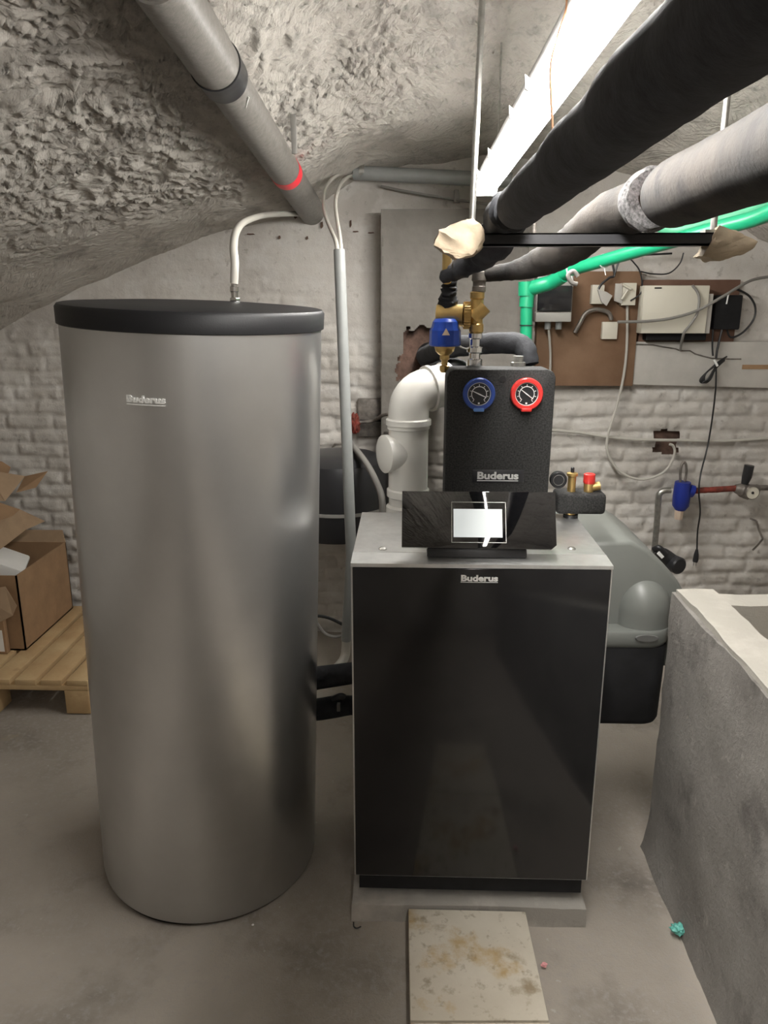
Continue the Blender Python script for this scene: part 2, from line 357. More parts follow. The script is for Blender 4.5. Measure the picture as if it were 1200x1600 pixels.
def brickwall(name, x0, x1, z0, z1, Y, m, holes=(), step=.0105, plaster_z=1.42, amp=1.0, depth=0.0):
    xs = np.arange(x0, x1 + 1e-4, step); zs = np.arange(z0, z1 + 1e-4, step)
    X, Z = np.meshgrid(xs, zs, indexing='ij'); q = np.stack([X, Z, X * 0 + Y], -1)
    Xw = X + .012 * fbm(q * 4, 2); Zw = Z + .012 * fbm(q * 2.2 + 7, 2) + .006 * fbm(q * 9 + 3, 2)
    row = np.floor(Zw / .066); fz = Zw / .066 - row; fx = Xw / .215 + .5 * (row % 2) + .13 * np.sin(row * 7.7); ci = np.floor(fx); fx = fx - ci
    groove = np.maximum(1 - st(np.minimum(fz, 1 - fz) * .066, .002, .015), 1 - st(np.minimum(fx, 1 - fx) * .215, .002, .016))
    k = _hash(row.astype(np.int64), ci.astype(np.int64), (row * 0).astype(np.int64))
    fade = 1 - st(Z + .25 * fbm(q * 1.3, 2), plaster_z - .12, plaster_z + .12) * .88
    D = Y + amp * (groove * .011 * fade + (k - .5) * .007 * fade + .006 * fbm(q * 7, 3) * (.4 + .6 * fade) + .0045 * fbm(q * 36, 3) * (.2 + .8 * fade) + .008 * fbm(q * 1.4 + 2, 2))
    mask = None
    if holes:
        mask = np.zeros_like(X, bool)
        for (hx, hz, rx, rz) in holes:
            d = np.maximum(np.abs((X - hx) / rx), np.abs((Z - hz) / rz)) + .22 * fbm(q * 16, 3) + .12 * vn(q * 55)
            mask |= d < 1
    return struct(obj(name, gridmesh(np.stack([X, D, Z], -1), mask), m, ang=180, origin=(0, 0, 0)))
h1 = P(1040, 691, WY)
brickwall('wall_back', XL, XR, 0, 2.3, WY, M['brick'], holes=[(h1.x, h1.z, .048, .042)])
# far side of the small hole
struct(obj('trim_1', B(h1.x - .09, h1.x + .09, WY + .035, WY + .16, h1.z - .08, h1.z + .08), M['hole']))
# flat side and front walls (the front one is behind the camera)
struct(obj('wall_left', B(XL - .1, XL + .012, YF, WY + .1, 0, 2.3), M['brick']))
struct(obj('wall_right', B(XR - .012, XR + .1, YF, WY + .1, 0, 2.3), M['brick']))
struct(obj('wall_front', B(XL, XR, YF - .1, YF, 0, 2.8), M['brick']))
# chimney breast with the broken flue hole
bx0 = P(597, 600, WY - .13).x; bx1 = P(816, 600, WY - .13).x; BY = WY - .13
hc = P(668, 556, BY)
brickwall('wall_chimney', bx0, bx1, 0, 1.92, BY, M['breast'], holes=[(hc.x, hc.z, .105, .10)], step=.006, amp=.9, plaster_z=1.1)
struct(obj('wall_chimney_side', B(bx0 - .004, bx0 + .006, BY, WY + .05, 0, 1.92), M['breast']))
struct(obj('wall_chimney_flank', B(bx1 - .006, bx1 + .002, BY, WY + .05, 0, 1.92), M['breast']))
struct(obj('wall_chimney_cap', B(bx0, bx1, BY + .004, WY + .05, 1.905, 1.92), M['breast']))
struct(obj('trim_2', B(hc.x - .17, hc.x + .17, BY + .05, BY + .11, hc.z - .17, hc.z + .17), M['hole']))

# concrete trough on the right
def rough_box(bm, x0, x1, y0, y1, z0, z1, step, amp, seed, toe=0.0):
    r = bmesh.ops.create_cube(bm, size=1.0); vs = r['verts']
    bmesh.ops.scale(bm, verts=vs, vec=(x1 - x0, y1 - y0, z1 - z0)); bmesh.ops.translate(bm, verts=vs, vec=((x0 + x1) / 2, (y0 + y1) / 2, (z0 + z1) / 2))
    for ax, (a, b) in enumerate(((x0, x1), (y0, y1), (z0, z1))):
        n = max(1, int((b - a) / step))
        for i in range(1, n):
            c = [0, 0, 0]; c[ax] = a + (b - a) * i / n; nn = [0, 0, 0]; nn[ax] = 1
            g = [x for x in bm.verts[:] + bm.edges[:] + bm.faces[:]]
            bmesh.ops.bisect_plane(bm, geom=g, plane_co=c, plane_no=nn)
    for v in bm.verts:
        p = v.co * 6 + Vector((seed, 0, 0))
        d = mnoise.noise_vector(p) * amp + mnoise.noise_vector(v.co * 22) * amp * .5
        if v.co.z < z0 + .001: d.z = 0
        if toe: d.x -= toe * max(0, 1 - (v.co.z - z0) / .14) ** 2 * (1 if v.co.x < (x0 + x1) / 2 else 0)
        v.co += d
    return bm
TR = thing('concrete_trough', 'rough grey concrete trough wall along the right, pale rim, filled with dirt', 'trough', (1.4, .4, 0))
bm = rough_box(bmesh.new(), .715, .82, -1.2, 1.96, -.02, .80, .035, .007, 3, toe=.02)
obj('side_wall', bm, M['trough'], TR, ang=60)
obj('end_wall', rough_box(bmesh.new(), .80, 2.20, 1.885, 1.955, 0, .798, .045, .007, 8), M['rim'], TR, ang=60)
obj('rim_cap', rough_box(bmesh.new(), .722, .822, -1.2, 1.95, .785, .812, .035, .006, 5), M['rim'], TR, ang=60)
xs = np.arange(.81, 2.21, .02); ys = np.arange(-1.2, 1.88, .02); X_, Y_ = np.meshgrid(xs, ys, indexing='ij')
Z_ = .70 + .04 * fbm(np.stack([X_ * 4, Y_ * 4, X_ * 0], -1), 4) + .014 * fbm(np.stack([X_ * 28, Y_ * 28, X_ * 0], -1), 2)
d = obj('dirt_filling', gridmesh(np.stack([X_, Y_, Z_], -1)), M['dirt'], TR, ang=180); d['kind'] = 'stuff'

# ================================================================== CEILING LIGHT
def fixture(name, label, y0, y1, x, z, m, wdt=.078):
    r = thing(name, label, 'light', (x, (y0 + y1) / 2, z))
    obj('batten', B(x - wdt * .42, x + wdt * .42, y0, y1, z + .012, z + .05, bev=.004), M['batten'], r)
    bm = bmesh.new(); prof = [(wdt / 2 * math.cos(a), -.034 * math.sin(a) + .012) for a in np.linspace(0, PI, 13)]
    prism(bm, [Vector((x + px, y0 + .015, z + pz)) for px, pz in prof], (0, y1 - y0 - .03, 0))
    obj('diffuser', bm, m, r)
    for k, yy in enumerate((y0, y1 - .015)):
        obj('end_cap', B(x - wdt / 2, x + wdt / 2, yy, yy + .015, z - .024, z + .05, bev=.003), M['batten'], r)
    for yy in (y0 + .35, y1 - .35):
        zt = float(zceil(np.array(x), np.array(yy)))
        obj('hanger', T([Vector((x, yy, z + .045)), Vector((x, yy, zt + .03))], .003, smooth=0, seg=8), M['zinc'], r)
    for yy in (y0 + (y1 - y0) * f for f in (.45, .55, .75, .9)):
        obj('clip', PR([Vector((x - wdt / 2 - .002, yy, z + .02)), Vector((x - wdt / 2 - .012, yy, z + .028)), Vector((x - wdt / 2 - .010, yy, z + .004)), Vector((x - wdt / 2 - .002, yy, z - .002))], (0, .01, 0)), M['batten'], r)
    return r
fixture('ceiling_light', 'long lit fluorescent batten hanging above the big black pipe', .55, 2.88, .262, 1.935, M['tube'])
fixture('ceiling_light', 'lit fluorescent batten behind the viewer, unseen, added to light the foreground', -2.5, .30, .335, 2.03, M['fill_tube'])  # added fill lamp, out of view; brightens the foreground and streaks the control panel

# ================================================================== HOT WATER TANK
TX, TYY, TRAD, TH = -.5704, 1.9169, .3021, 1.548
tax = Vector((math.sin(.0383), math.sin(-.0303), 1)).normalized()
TM = frame((TX, TYY, 0), tax, (1, 0, 0))
TK = thing('hot_water_tank', 'tall silver cylindrical hot water tank with flat black lid', 'water tank', (TX, TYY, 0))
obj('foot_ring', L([(TRAD - .03, -.006), (TRAD - .012, -.004), (TRAD - .008, .03), (TRAD - .02, .03)], TM, 96), M['black_matte'], TK)
obj('jacket', L([(TRAD - .02, .008), (TRAD - .003, .012), (TRAD, .03), (TRAD, TH - .03), (TRAD - .02, TH - .03)], TM, 128), M['tank'], TK)
LR = .3075
obj('lid', L([(LR - .004, TH - .046), (LR, TH - .044), (LR + .001, TH - .008), (LR - .004, TH - .001), (LR - .012, TH + .001), (.2, TH + .006), (0, TH + .009)], TM, 128), M['lid'], TK)
# vertical seam strip of the jacket on the right
def on_tank(th, z, r=TRAD): return TM @ Vector((r * math.cos(th), r * math.sin(th), z))
def proj(p):
    d = p - Vector((0, 0, CH)); zz = d.dot(Fv); return 600 + FPX * d.dot(Rv) / zz, 800 - FPX * d.dot(Uv) / zz
def find(px, py):
    best = None
    for i in range(181):
        th = -PI + PI * i / 180
        for j in range(160):
            z = 1.0 + .55 * j / 160; u = proj(on_tank(th, z)); e = (u[0] - px) ** 2 + (u[1] - py) ** 2
            if best is None or e < best[0]: best = (e, th, z)
    return best[1], best[2]
th0, z0 = find(228, 624)
bmt = text_bm('Buderus', .026, .0016, .0010, 1.3)
wtxt = max(v.co.x for v in bmt.verts) - min(v.co.x for v in bmt.verts)
def wrap_to_tank(bm, k):
    for v in bm.verts:
        x, y, z = v.co; p = on_tank(th0 + x * k / TRAD, z0 + y * k, TRAD + .0015 + z * k); v.co = p
    return bm
kk = .083 / wtxt
obj('lettering', wrap_to_tank(bmt, kk), M['letters'], TK, smooth=False)
bmu = bmesh.new()
for i in range(12):
    a = -wtxt / 2 + wtxt * i / 12; box(bmu, a, a + wtxt / 12, -.0158, -.0132, -.0016, .0016)
obj('lettering_underline', wrap_to_tank(bmu, kk), M['letters'], TK, smooth=False)

# white hose with a chrome fitting rising from the lid
HT = P(367, 470, 2.03); lidz = (TM @ Vector((0, 0, TH))).z
HS = thing('white_hose', 'white plastic hose rising from the black tank lid and bending to the wall', 'hose', HT)
b0 = Vector((HT.x, 2.03, lidz + .004))
bm = bmesh.new(); hexnut(bm, b0 + Vector((0, 0, .008)), (0, 0, 1), .0125, .014); lathe(bm, [(.009, 0), (.009, .018), (.011, .02), (.011, .032), (.008, .034), (.008, .05)], Matrix.Translation(b0 + Vector((0, 0, .01))), 20)
obj('fitting', bm, M['chrome'], HS)
obj('hose', T([b0 + Vector((0, 0, .05)), P(367, 410, 2.03), P(365, 385, 2.06), P(370, 360, 2.2), P(385, 345, 2.55), P(415, 336, 3.0), P(455, 334, 3.30), P(472, 335, 3.44)], .0105, seg=16), M['cable_white'], HS)
HS.location = b0; 
for c in HS.children:
    c.data.transform(Matrix.Translation(HT - b0))

# ================================================================== BOILER
BX0, BX1, BYF, BYB, BZ0, BZ1 = -.1300, .4675, 1.66, 2.09, .124, .980
BO = thing('boiler', 'black glass fronted floor boiler with brushed metal top and grey side hood', 'boiler', ((BX0 + BX1) / 2, 1.87, 0))
obj('casing', B(BX0 + .002, BX1 - .002, BYF + .022, BYB, BZ0, BZ1 - .012, bev=.004), M['side'], BO)
obj('top_cover', B(BX0, BX1, BYF + .075, BYB + .004, BZ1 - .012, BZ1, bev=.002), M['steel'], BO)
obj('top_front_strip', PR([Vector((BX0, BYF, BZ1 - .012)), Vector((BX0, BYF + .001, BZ1 - .004)), Vector((BX0, BYF + .073, BZ1 - .0005)), Vector((BX0, BYF + .073, BZ1 - .013))], (BX1 - BX0, 0, 0)), M['steel'], BO)
fp = obj('front_frame', B(BX0, BX1, BYF + .004, BYF + .022, BZ0, BZ1 - .013, bev=.0015), M['steel'], BO)
obj('front_glass', B(BX0 + .004, BX1 - .004, BYF, BYF + .006, BZ0 + .004, BZ1 - .014, bev=.0015), M['glass'], BO)
bm = text_bm('Buderus', .02, .0004, .0008, 1.3); ww = max(v.co.x for v in bm.verts) - min(v.co.x for v in bm.verts)
c = P(749, 904, BYF - .0008); kx = .0845 / ww
Mx = Matrix.Translation(c) @ Matrix.Rotation(PI / 2, 4, 'X') @ Matrix.Scale(kx, 4)
bmesh.ops.transform(bm, matrix=Mx, verts=bm.verts[:])
obj('lettering', bm, M['label_white'], BO, smooth=False)
obj('lettering_underline', B(c.x - .0425, c.x + .0425, BYF - .0012, BYF - .0002, c.z - .0098, c.z - .0084), M['label_white'], BO)
for px in (598, 893):
    q = PZ(px, 858, BZ1); obj('screw', L([(.010, 0), (.010, .003), (.006, .006), (0, .007)], Matrix.Translation((q.x, q.y, BZ1 - .001)), 20), M['zinc'], BO)
for fx in (BX0 + .05, BX1 - .05):
    for fy in (BYF + .13, BYB - .05):
        obj('foot', L([(.022, .057), (.024, .059), (.022, .07), (.012, .074), (.012, .13)], Matrix.Translation((fx, fy, 0)), 20), M['black_plastic'], BO)
obj('dark_gap_plinth', B(BX0 + .012, BX1 - .012, BYF + .012, BYB - .02, .079, BZ0 + .002), M['black_matte'], BO)  # black block set forward to paint the dark gap beneath the casing
# control panel: base, tilted glossy fascia, screen
obj('control_base', PR([Vector((P(667, 860, 1.72).x, 1.700, BZ1 - .001)), Vector((P(667, 860, 1.72).x, 1.715, BZ1 + .035)), Vector((P(667, 860, 1.72).x, 1.84, BZ1 + .11)), Vector((P(667, 860, 1.72).x, 1.86, BZ1 - .001))], (P(822, 860, 1.72).x - P(667, 860, 1.72).x, 0, 0), .003), M['black_plastic'], BO)
pb = P(628, 855, 1.690); pt = P(628, 767, 1.752); X1p = (P(868, 855, 1.69).x + P(868, 767, 1.765).x) / 2; X0p = (pb.x + pt.x) / 2
ey = Vector((0, pt.y - pb.y, pt.z - pb.z)); PH = ey.length; ey.normalize(); ex = Vector((1, 0, 0)); en = ex.cross(ey)   # en faces the viewer
PW = X1p - X0p
PM = Matrix(((ex.x, ey.x, en.x, X0p), (ex.y, ey.y, en.y, pb.y), (ex.z, ey.z, en.z, pb.z), (0, 0, 0, 1)))
bm = bmesh.new()
prism(bm, [Vector((0, 0, -.016)), Vector((PW - .012, -.002, -.016)), Vector((PW, .008, -.016)), Vector((PW, PH, -.016)), Vector((0, PH, -.016))], (0, 0, .016), .0012)
bmesh.ops.transform(bm, matrix=PM, verts=bm.verts[:])
pan = obj('control_panel', bm, M['gloss'], BO)
def on_panel(u, v, wd, hg, d0, d1, m, name, par=pan, bev=0):
    b = B(u - wd / 2, u + wd / 2, v - hg / 2, v + hg / 2, d0, d1, bev=bev, mx=PM); return obj(name, b, m, par)
su = PW * (748 - 628) / 240; sv = PH * .45
bm = bmesh.new(); sw, sh, t = PW * 85 / 240, PH * .72, .0012
for (a0, a1, c0, c1) in ((-sw / 2, sw / 2, -sh / 2, -sh / 2 + t), (-sw / 2, sw / 2, sh / 2 - t, sh / 2), (-sw / 2, -sw / 2 + t, -sh / 2, sh / 2), (sw / 2 - t, sw / 2, -sh / 2, sh / 2)):
    box(bm, su + a0, su + a1, sv + c0, sv + c1, -.0002, .0007, mx=PM)
obj('screen_frame', bm, M['zinc'], pan)
on_panel(su - .002, sv - .002, PW * 76 / 240, PH * .50, -.0003, .0004, M['screen'], 'screen')
# side hood
HY0, HY1 = 2.03, 2.42
prof = [P(930, 1003, 2.2), P(930, 822, 2.2), P(962, 819, 2.2), P(985, 832, 2.2), P(1008, 851, 2.2), P(1028, 874, 2.2), P(1042, 898, 2.2), P(1050, 925, 2.2), P(1050, 965, 2.2), P(1044, 1003, 2.2)]
prof = [Vector((p.x, HY0, p.z)) for p in prof]; prof[0].x = BX1 - .01; prof[1].x = BX1 - .01
hood = obj('side_hood', PR(prof, (0, HY1 - HY0, 0), .012), M['hood'], BO, ang=50)
cL = P(1006, 960, HY0); zlip = P(1000, 984, HY0 - .03).z
bm = bmesh.new(); rl = .076
rings = []
for i in range(15):
    a = i / 14 * PI / 2
    zz = cL.z + .01 + rl * 1.25 * math.sin(a); rr = rl * max(math.cos(a), .02); rings.append((rr, zz))
bmesh_prof = [(rl * .98, zlip - .03), (rl, zlip)] + rings
lathe(bm, bmesh_prof, Matrix.Translation((cL.x + .002, HY0 + .018, 0)), 40)
for v in bm.verts: v.co.y = HY0 + .018 + (v.co.y - HY0 - .018) * .85
obj('hood_bulge', bm, M['hood'], hood)
def rr_box(x0, x1, y0, y1, z0, z1, r, taper=0):
    bm = bmesh.new(); pts = []
    for (cx, cy, a0) in ((x1 - r, y0 + r, -PI / 2), (x1 - r, y1 - r, 0), (x0 + r, y1 - r, PI / 2), (x0 + r, y0 + r, PI)):
        for k in range(7): a = a0 + k / 6 * PI / 2; pts.append((cx + r * math.cos(a), cy + r * math.sin(a)))
    mxx, my = (x0 + x1) / 2, (y0 + y1) / 2; layers = []
    for (z, s) in ((z0, .93), (z0 + .006, .97), (z0 + .02, 1.0), (z1 - .004, 1.0), (z1, .99)):
        tp = 1 - taper * (1 - (z - z0) / (z1 - z0)); layers.append([bm.verts.new((mxx + (x - mxx) * s * tp, my + (y - my) * s * tp, z)) for x, y in pts])
    n = len(pts)
    for a, b in zip(layers[:-1], layers[1:]):
        for k in range(n): bm.faces.new((a[k], a[(k + 1) % n], b[(k + 1) % n], b[k]))
    bm.faces.new(layers[0][::-1]); bm.faces.new(layers[-1]); return bm
hz1 = P(990, 1010, 1.99).z; hz0 = P(990, 1131, 2.0).z; hx1 = P(1036, 1060, 2.02).x
obj('hood_collar', rr_box(BX1 - .005, hx1 + .006, 1.972, 2.40, hz1 - .004, zlip + .004, .07), M['hood'], hood)
q = P(1010, 996, 1.97); obj('hand_grip', L([(.0, 0), (.03, 0), (.033, .003), (.03, .006), (0, .006)], Matrix.Translation((q.x, 1.968, q.z)) @ Matrix.Rotation(PI / 2, 4, 'X') @ Matrix.Diagonal((1.0, .32, 1, 1)), 30), M['hood_grip'], hood)
obj('burner_box', rr_box(BX1 + .0, hx1, 1.98, 2.38, hz0, hz1, .05, .03), M['black_matte'], BO)

# stone pad and the pale slabs in front
pad = rough_box(bmesh.new(), P(550, 1425, 1.645).x, P(915, 1425, 1.645).x, 1.645, 2.12, -.01, .052, .03, .004, 4)
tag(obj('stone_pad', pad, M['pad'], ang=60), 'low grey stone pad carrying the boiler', 'pad')
sl = [PZ(638, 1413, .05), PZ(819, 1413, .05), PZ(858, 1594, .05), PZ(641, 1594, .05)]
for p in sl: p.y = min(p.y, 1.636)
tag(obj('paving_slab', PR(sl, (0, 0, -.05), .003), M['slab']), 'pale stained slab lying against the boiler pad', 'slab', None)
s2 = [PZ(641, 1597, .05), PZ(860, 1597, .05), PZ(895, 1900, .05), PZ(648, 1900, .05)]
tag(obj('paving_slab', PR(s2, (0, 0, -.05), .003), M['slab']), 'second pale slab at the bottom edge, nearest the viewer', 'slab')

# ================================================================== PUMP GROUP (black foam box with gauges)
GY = 1.95
g0 = P(696, 577, GY); g1 = P(866, 577, GY)
gx0 = (P(697, 600, GY).x + P(696, 740, GY).x) / 2; gx1 = (P(867, 600, GY).x + P(861, 740, GY).x) / 2; gz1 = g0.z
PG = thing('pump_group', 'black foam pump station with blue and red thermometers standing on the boiler', 'pump station', ((gx0 + gx1) / 2, GY + .1, BZ1))
bm = bmesh.new(); prism(bm, [Vector((gx0 + .0, GY, BZ1 + .004)), Vector((gx0, GY, gz1 - .02)), Vector((gx0 + .006, GY, gz1 - .006)), Vector((gx0 + .02, GY, gz1)), Vector((gx1 - .02, GY, gz1)), Vector((gx1 - .006, GY, gz1 - .006)), Vector((gx1, GY, gz1 - .02)), Vector((gx1 - .004, GY, BZ1 + .004))], (0, .11, 0), .004)
obj('shell', bm, M['epp'], PG)
obj('rear_shell', B(gx0 + .008, gx1 - .008, GY + .108, GY + .20, BZ1 + .004, gz1 - .006, bev=.012), M['epp'], PG)
def dial(px, py, ringm, ang, label, tabm):
    c = P(px, py, GY); F = Matrix.Translation((c.x, GY, c.z)) @ Matrix.Rotation(PI / 2, 4, 'X')   # local z -> -Y
    r = .0405
    g = obj('thermometer', L([(r * .70, -.002), (r * .98, -.002), (r, .004), (r, .014), (r * .94, .018), (r * .74, .018), (r * .70, .012)], F, 48, True), ringm, PG)
    g['label'] = label
    obj('dial_face', L([(0, .0), (r * .72, 0), (r * .72, .010), (0, .010)], F, 40), M['black_plastic'], g)
    bm = bmesh.new(); R1 = r * .46
    arc = [Vector((R1 * math.cos(math.radians(a)), R1 * math.sin(math.radians(a)), .0115)) for a in range(-50, 231, 10)]
    tube(bm, arc, .0010, seg=6, smooth=0)
    for a in range(-50, 231, 35):
        d = Vector((math.cos(math.radians(a)), math.sin(math.radians(a)), 0)); tube(bm, [d * r * .50 + Vector((0, 0, .0115)), d * r * .60 + Vector((0, 0, .0115))], .0009, seg=5, smooth=0)
    cir = [Vector((r * .70 * math.cos(a), r * .70 * math.sin(a), .012)) for a in np.linspace(0, 2 * PI, 40)]
    tube(bm, cir, .0009, seg=6, smooth=0)
    box(bm, -.0022, .0022, -r * .62, -r * .52, .0105, .0115)
    bmesh.ops.transform(bm, matrix=F, verts=bm.verts[:]); obj('scale_marks', bm, M['white'], g)
    d = Vector((math.cos(math.radians(ang)), math.sin(math.radians(ang)), 0)); bm = bmesh.new()
    tube(bm, [(-d * r * .5 + Vector((0, 0, .013)), .0008), (Vector((0, 0, .013)), .0016), (d * r * .5 + Vector((0, 0, .013)), .0008)], seg=6, smooth=0)
    bmesh.ops.transform(bm, matrix=F, verts=bm.verts[:]); obj('needle', bm, M['white'], g)
    obj('tab', B(c.x - .013, c.x + .013, GY - .022, GY - .002, c.z - r * 1.06, c.z - r * .84, bev=.002), tabm, g)
    obj('notch', B(c.x - .012, c.x + .012, GY - .004, GY + .004, c.z - r * 1.30, c.z - r * 1.02), M['black_matte'], g)
dial(748, 615, M['gauge_blue'], 155, 'blue ringed thermometer', mat('pale_blue', (.10, .22, .52), .3))
dial(822, 615, M['red'], 143, 'red ringed thermometer', M['red'])
c = P(785, 592, GY); F = Matrix.Translation((c.x, GY, c.z)) @ Matrix.Rotation(PI / 2, 4, 'X')
bm = L([(.0055, -.001), (.008, -.001), (.008, .002), (.0055, .002)], F, 24); box(bm, c.x - .006, c.x + .006, GY - .002, GY, c.z - .001, c.z + .001)
obj('lock_plug', bm, M['black_plastic'], PG)
c = P(778, 744, GY); wv = .058
lp = obj('logo_plate', B(c.x - .066, c.x + .066, GY - .002, GY + .003, c.z - .0165, c.z + .0165, bev=.001), M['black_plastic'], PG)
bm = text_bm('Buderus', .02, .0008, .0007, 1.25); ww = max(v.co.x for v in bm.verts) - min(v.co.x for v in bm.verts)
bmesh.ops.transform(bm, matrix=Matrix.Translation((c.x - .001, GY - .003, c.z + .001)) @ Matrix.Rotation(PI / 2, 4, 'X') @ Matrix.Scale(.106 / ww, 4), verts=bm.verts[:])
box(bm, c.x - .054, c.x + .052, GY - .004, GY - .002, c.z - .0125, c.z - .0105)
obj('lettering', bm, M['letters'], lp, smooth=False)

# ================================================================== FITTINGS ABOVE THE PUMP GROUP
VY = 2.06
def ln(px, py, Y=VY): return P(px, py, Y)
vx = P(741, 577, VY).x
def vz(py): return P(741, py, VY).z
FS = thing('return_line_fittings', 'stack of zinc and brass fittings rising from the left of the pump station', 'pipe fittings', (vx, VY, vz(577)))
bm = bmesh.new()
zc = [(.021, 577), (.021, 562), (.015, 560), (.015, 552), (.0215, 550), (.0215, 543), (.014, 541), (.014, 530), (.019, 528), (.019, 521), (.013, 519)]
lathe(bm, [(r, vz(y) + (-.01 if i == 0 else 0)) for i, (r, y) in enumerate(zc)], Matrix.Translation((vx, VY, 0)), 12)
obj('zinc_coupling', bm, M['chrome'], FS)
obj('brass_body', L([(r, vz(y)) for r, y in ((.014, 521), (.019, 518), (.019, 507), (.016, 505), (.017, 470), (.0155, 468), (.0185, 466), (.0185, 457), (.014, 455))], Matrix.Translation((vx + .002, VY, 0)), 24), M['brass'], FS)
bm = bmesh.new(); tube(bm, [P(738, 497, VY), P(757, 478, VY)], .021, seg=20, smooth=0); obj('brass_branch', bm, M['brass'], FS)
obj('steel_reducer', L([(r, vz(y)) for r, y in ((.014, 457), (.018, 455), (.018, 448), (.0165, 447), (.0165, 440), (.020, 438), (.019, 425), (.012, 420))], Matrix.Translation((vx + .006, VY, 0)), 24), M['dull'], FS)
# dirt separator with blue cap
a0 = P(682, 493, VY); a1 = P(726, 493, VY); SX = P(695, 540, VY).x
DS = thing('dirt_separator', 'brass dirt separator with a blue cap left of the fittings stack', 'dirt separator', (SX, VY, P(695, 580, VY).z))
obj('body', T([(a0 + Vector((0, .03, 0)), .026), (a0 + Vector((.004, .03, 0)), .028), (a1 + Vector((0, .012, 0)), .028)], seg=28, smooth=0), M['brass'], DS)
bm = bmesh.new(); lathe(bm, [(.030, 0), (.033, .002), (.033, .018), (.030, .020)], frame(a1 + Vector((-.004, .01, 0)), (1, 0, 0)), 40)
for k in range(28):
    a = 2 * PI * k / 28; box(bm, -.0012, .0012, -.0012, .0012, .001, .019, mx=frame(a1 + Vector((-.004, .01 + .0335 * math.cos(a), .0335 * math.sin(a))), (1, 0, 0)))
obj('knurled_ring', bm, M['brass'], DS)
cz = lambda y: P(695, y, VY - .01).z
cm = Matrix.Translation((SX, VY - .005, 0))
cap = obj('blue_cap', L([(0, cz(497)), (.026, cz(498)), (.033, cz(503)), (.036, cz(511)), (.0405, cz(516)), (.041, cz(539)), (.038, cz(541)), (.03, cz(541))], cm, 12), M['blue'], DS, ang=25)
tc = P(697, 519, VY - .048)
obj('warning_triangle', PR([Vector((tc.x - .010, VY - .0465, tc.z - .008)), Vector((tc.x + .010, VY - .0465, tc.z - .008)), Vector((tc.x, VY - .0465, tc.z + .010))], (0, .004, 0)), mat('cream_label', (.8, .62, .45), .5), cap)
obj('bottom_cone', L([(.008, cz(556)), (.016, cz(554)), (.024, cz(549)), (.027, cz(543)), (.027, cz(538))], cm, 32), M['brass'], DS)
bm = L([(.010, cz(582)), (.013, cz(579)), (.013, cz(572)), (.0085, cz(571)), (.0085, cz(563)), (.0125, cz(562)), (.0125, cz(553))], cm, 8)
obj('drain_tap', bm, M['brass'], DS)
obj('signal_wire', T([P(712, 537, VY), P(722, 543, VY - .01), P(733, 546, VY - .005)], .002, seg=8), M['label_white'], DS)
# right riser
rx = P(809, 577, VY).x
RS = thing('supply_line_fittings', 'short zinc union under the black bent pipe, right of the pump station top', 'pipe fittings', (rx, VY, vz(577)))
obj('zinc_union', L([(.020, vz(580)), (.020, vz(566)), (.014, vz(565)), (.014, vz(556))], Matrix.Translation((rx, VY, 0)), 8), M['zinc'], RS)
# black foam pipe arching behind
tag(obj('insulated_pipe', T([(P(664, 556, 2.75), .032), (P(690, 546, 2.5), .032), (P(720, 541, 2.3), .030), (P(760, 537, 2.2), .029), (P(795, 536, 2.16), .029), (P(815, 540, 2.14), .029), (P(823, 552, 2.12), .028), (P(827, 570, 2.11), .026)], seg=20, wob=.10), M['foam']), 'black foam insulated pipe arching behind the brass fittings to the zinc union', 'pipe')

# safety group on the right
KY = 2.06
SG = thing('safety_group', 'black bar with brass air vent, red capped valve and gauge beside the pump station', 'safety group', P(905, 800, KY))
s0 = P(866, 800, KY); s1 = P(945, 768, KY)
obj('insulated_bar', B(s0.x, s1.x, KY - .03, KY + .05, s0.z, s1.z, bev=.012, seg=3), M['epp'], SG)
def az(px, py): return P(px, py, KY).z
ax_ = P(893, 760, KY).x
obj('air_vent', L([(.011, az(893, 768)), (.011, az(893, 744)), (.015, az(893, 743)), (.015, az(893, 739)), (.009, az(893, 738))], Matrix.Translation((ax_, KY, 0)), 20), M['brass'], SG)
obj('vent_cap', L([(.005, az(893, 739)), (.005, az(893, 731)), (.003, az(893, 730))], Matrix.Translation((ax_, KY, 0)), 12), M['black_plastic'], SG)
sx_ = P(920, 760, KY).x
sv_ = obj('safety_valve', L([(.013, az(920, 768)), (.014, az(920, 760)), (.015, az(920, 753))], Matrix.Translation((sx_, KY, 0)), 20), M['brass'], SG)
obj('valve_outlet', T([Vector((sx_, KY, az(920, 762))), P(937, 759, KY)], .012, seg=18, smooth=0), M['brass'], sv_)
obj('red_cap', L([(.015, az(920, 755)), (.0165, az(920, 753)), (.0155, az(920, 741)), (.013, az(920, 740))], Matrix.Translation((sx_, KY, 0)), 16), M['red'], sv_)
gc = P(871, 748, KY - .02); F = Matrix.Translation(gc) @ Matrix.Rotation(PI / 2, 4, 'X')
pg = obj('pressure_gauge', L([(.021, 0), (.0225, .002), (.0225, .018), (.0205, .020), (.0195, .018)], F, 32), M['black_plastic'], SG)
obj('gauge_ring', T([F @ Vector((.014 * math.cos(a), .014 * math.sin(a), .0188)) for a in np.linspace(0, 2 * PI, 28)], .0008, seg=6, smooth=0), M['zinc'], pg)
obj('bar_stub', T([P(890, 800, KY), P(891, 806, KY)], .014, seg=16, smooth=0), M['brass'], SG)
obj('stub_cap', L([(.02, az(891, 809)), (.02, az(891, 803))], Matrix.Translation((P(891, 815, KY).x, KY, 0)), 20), M['black_plastic'], SG)

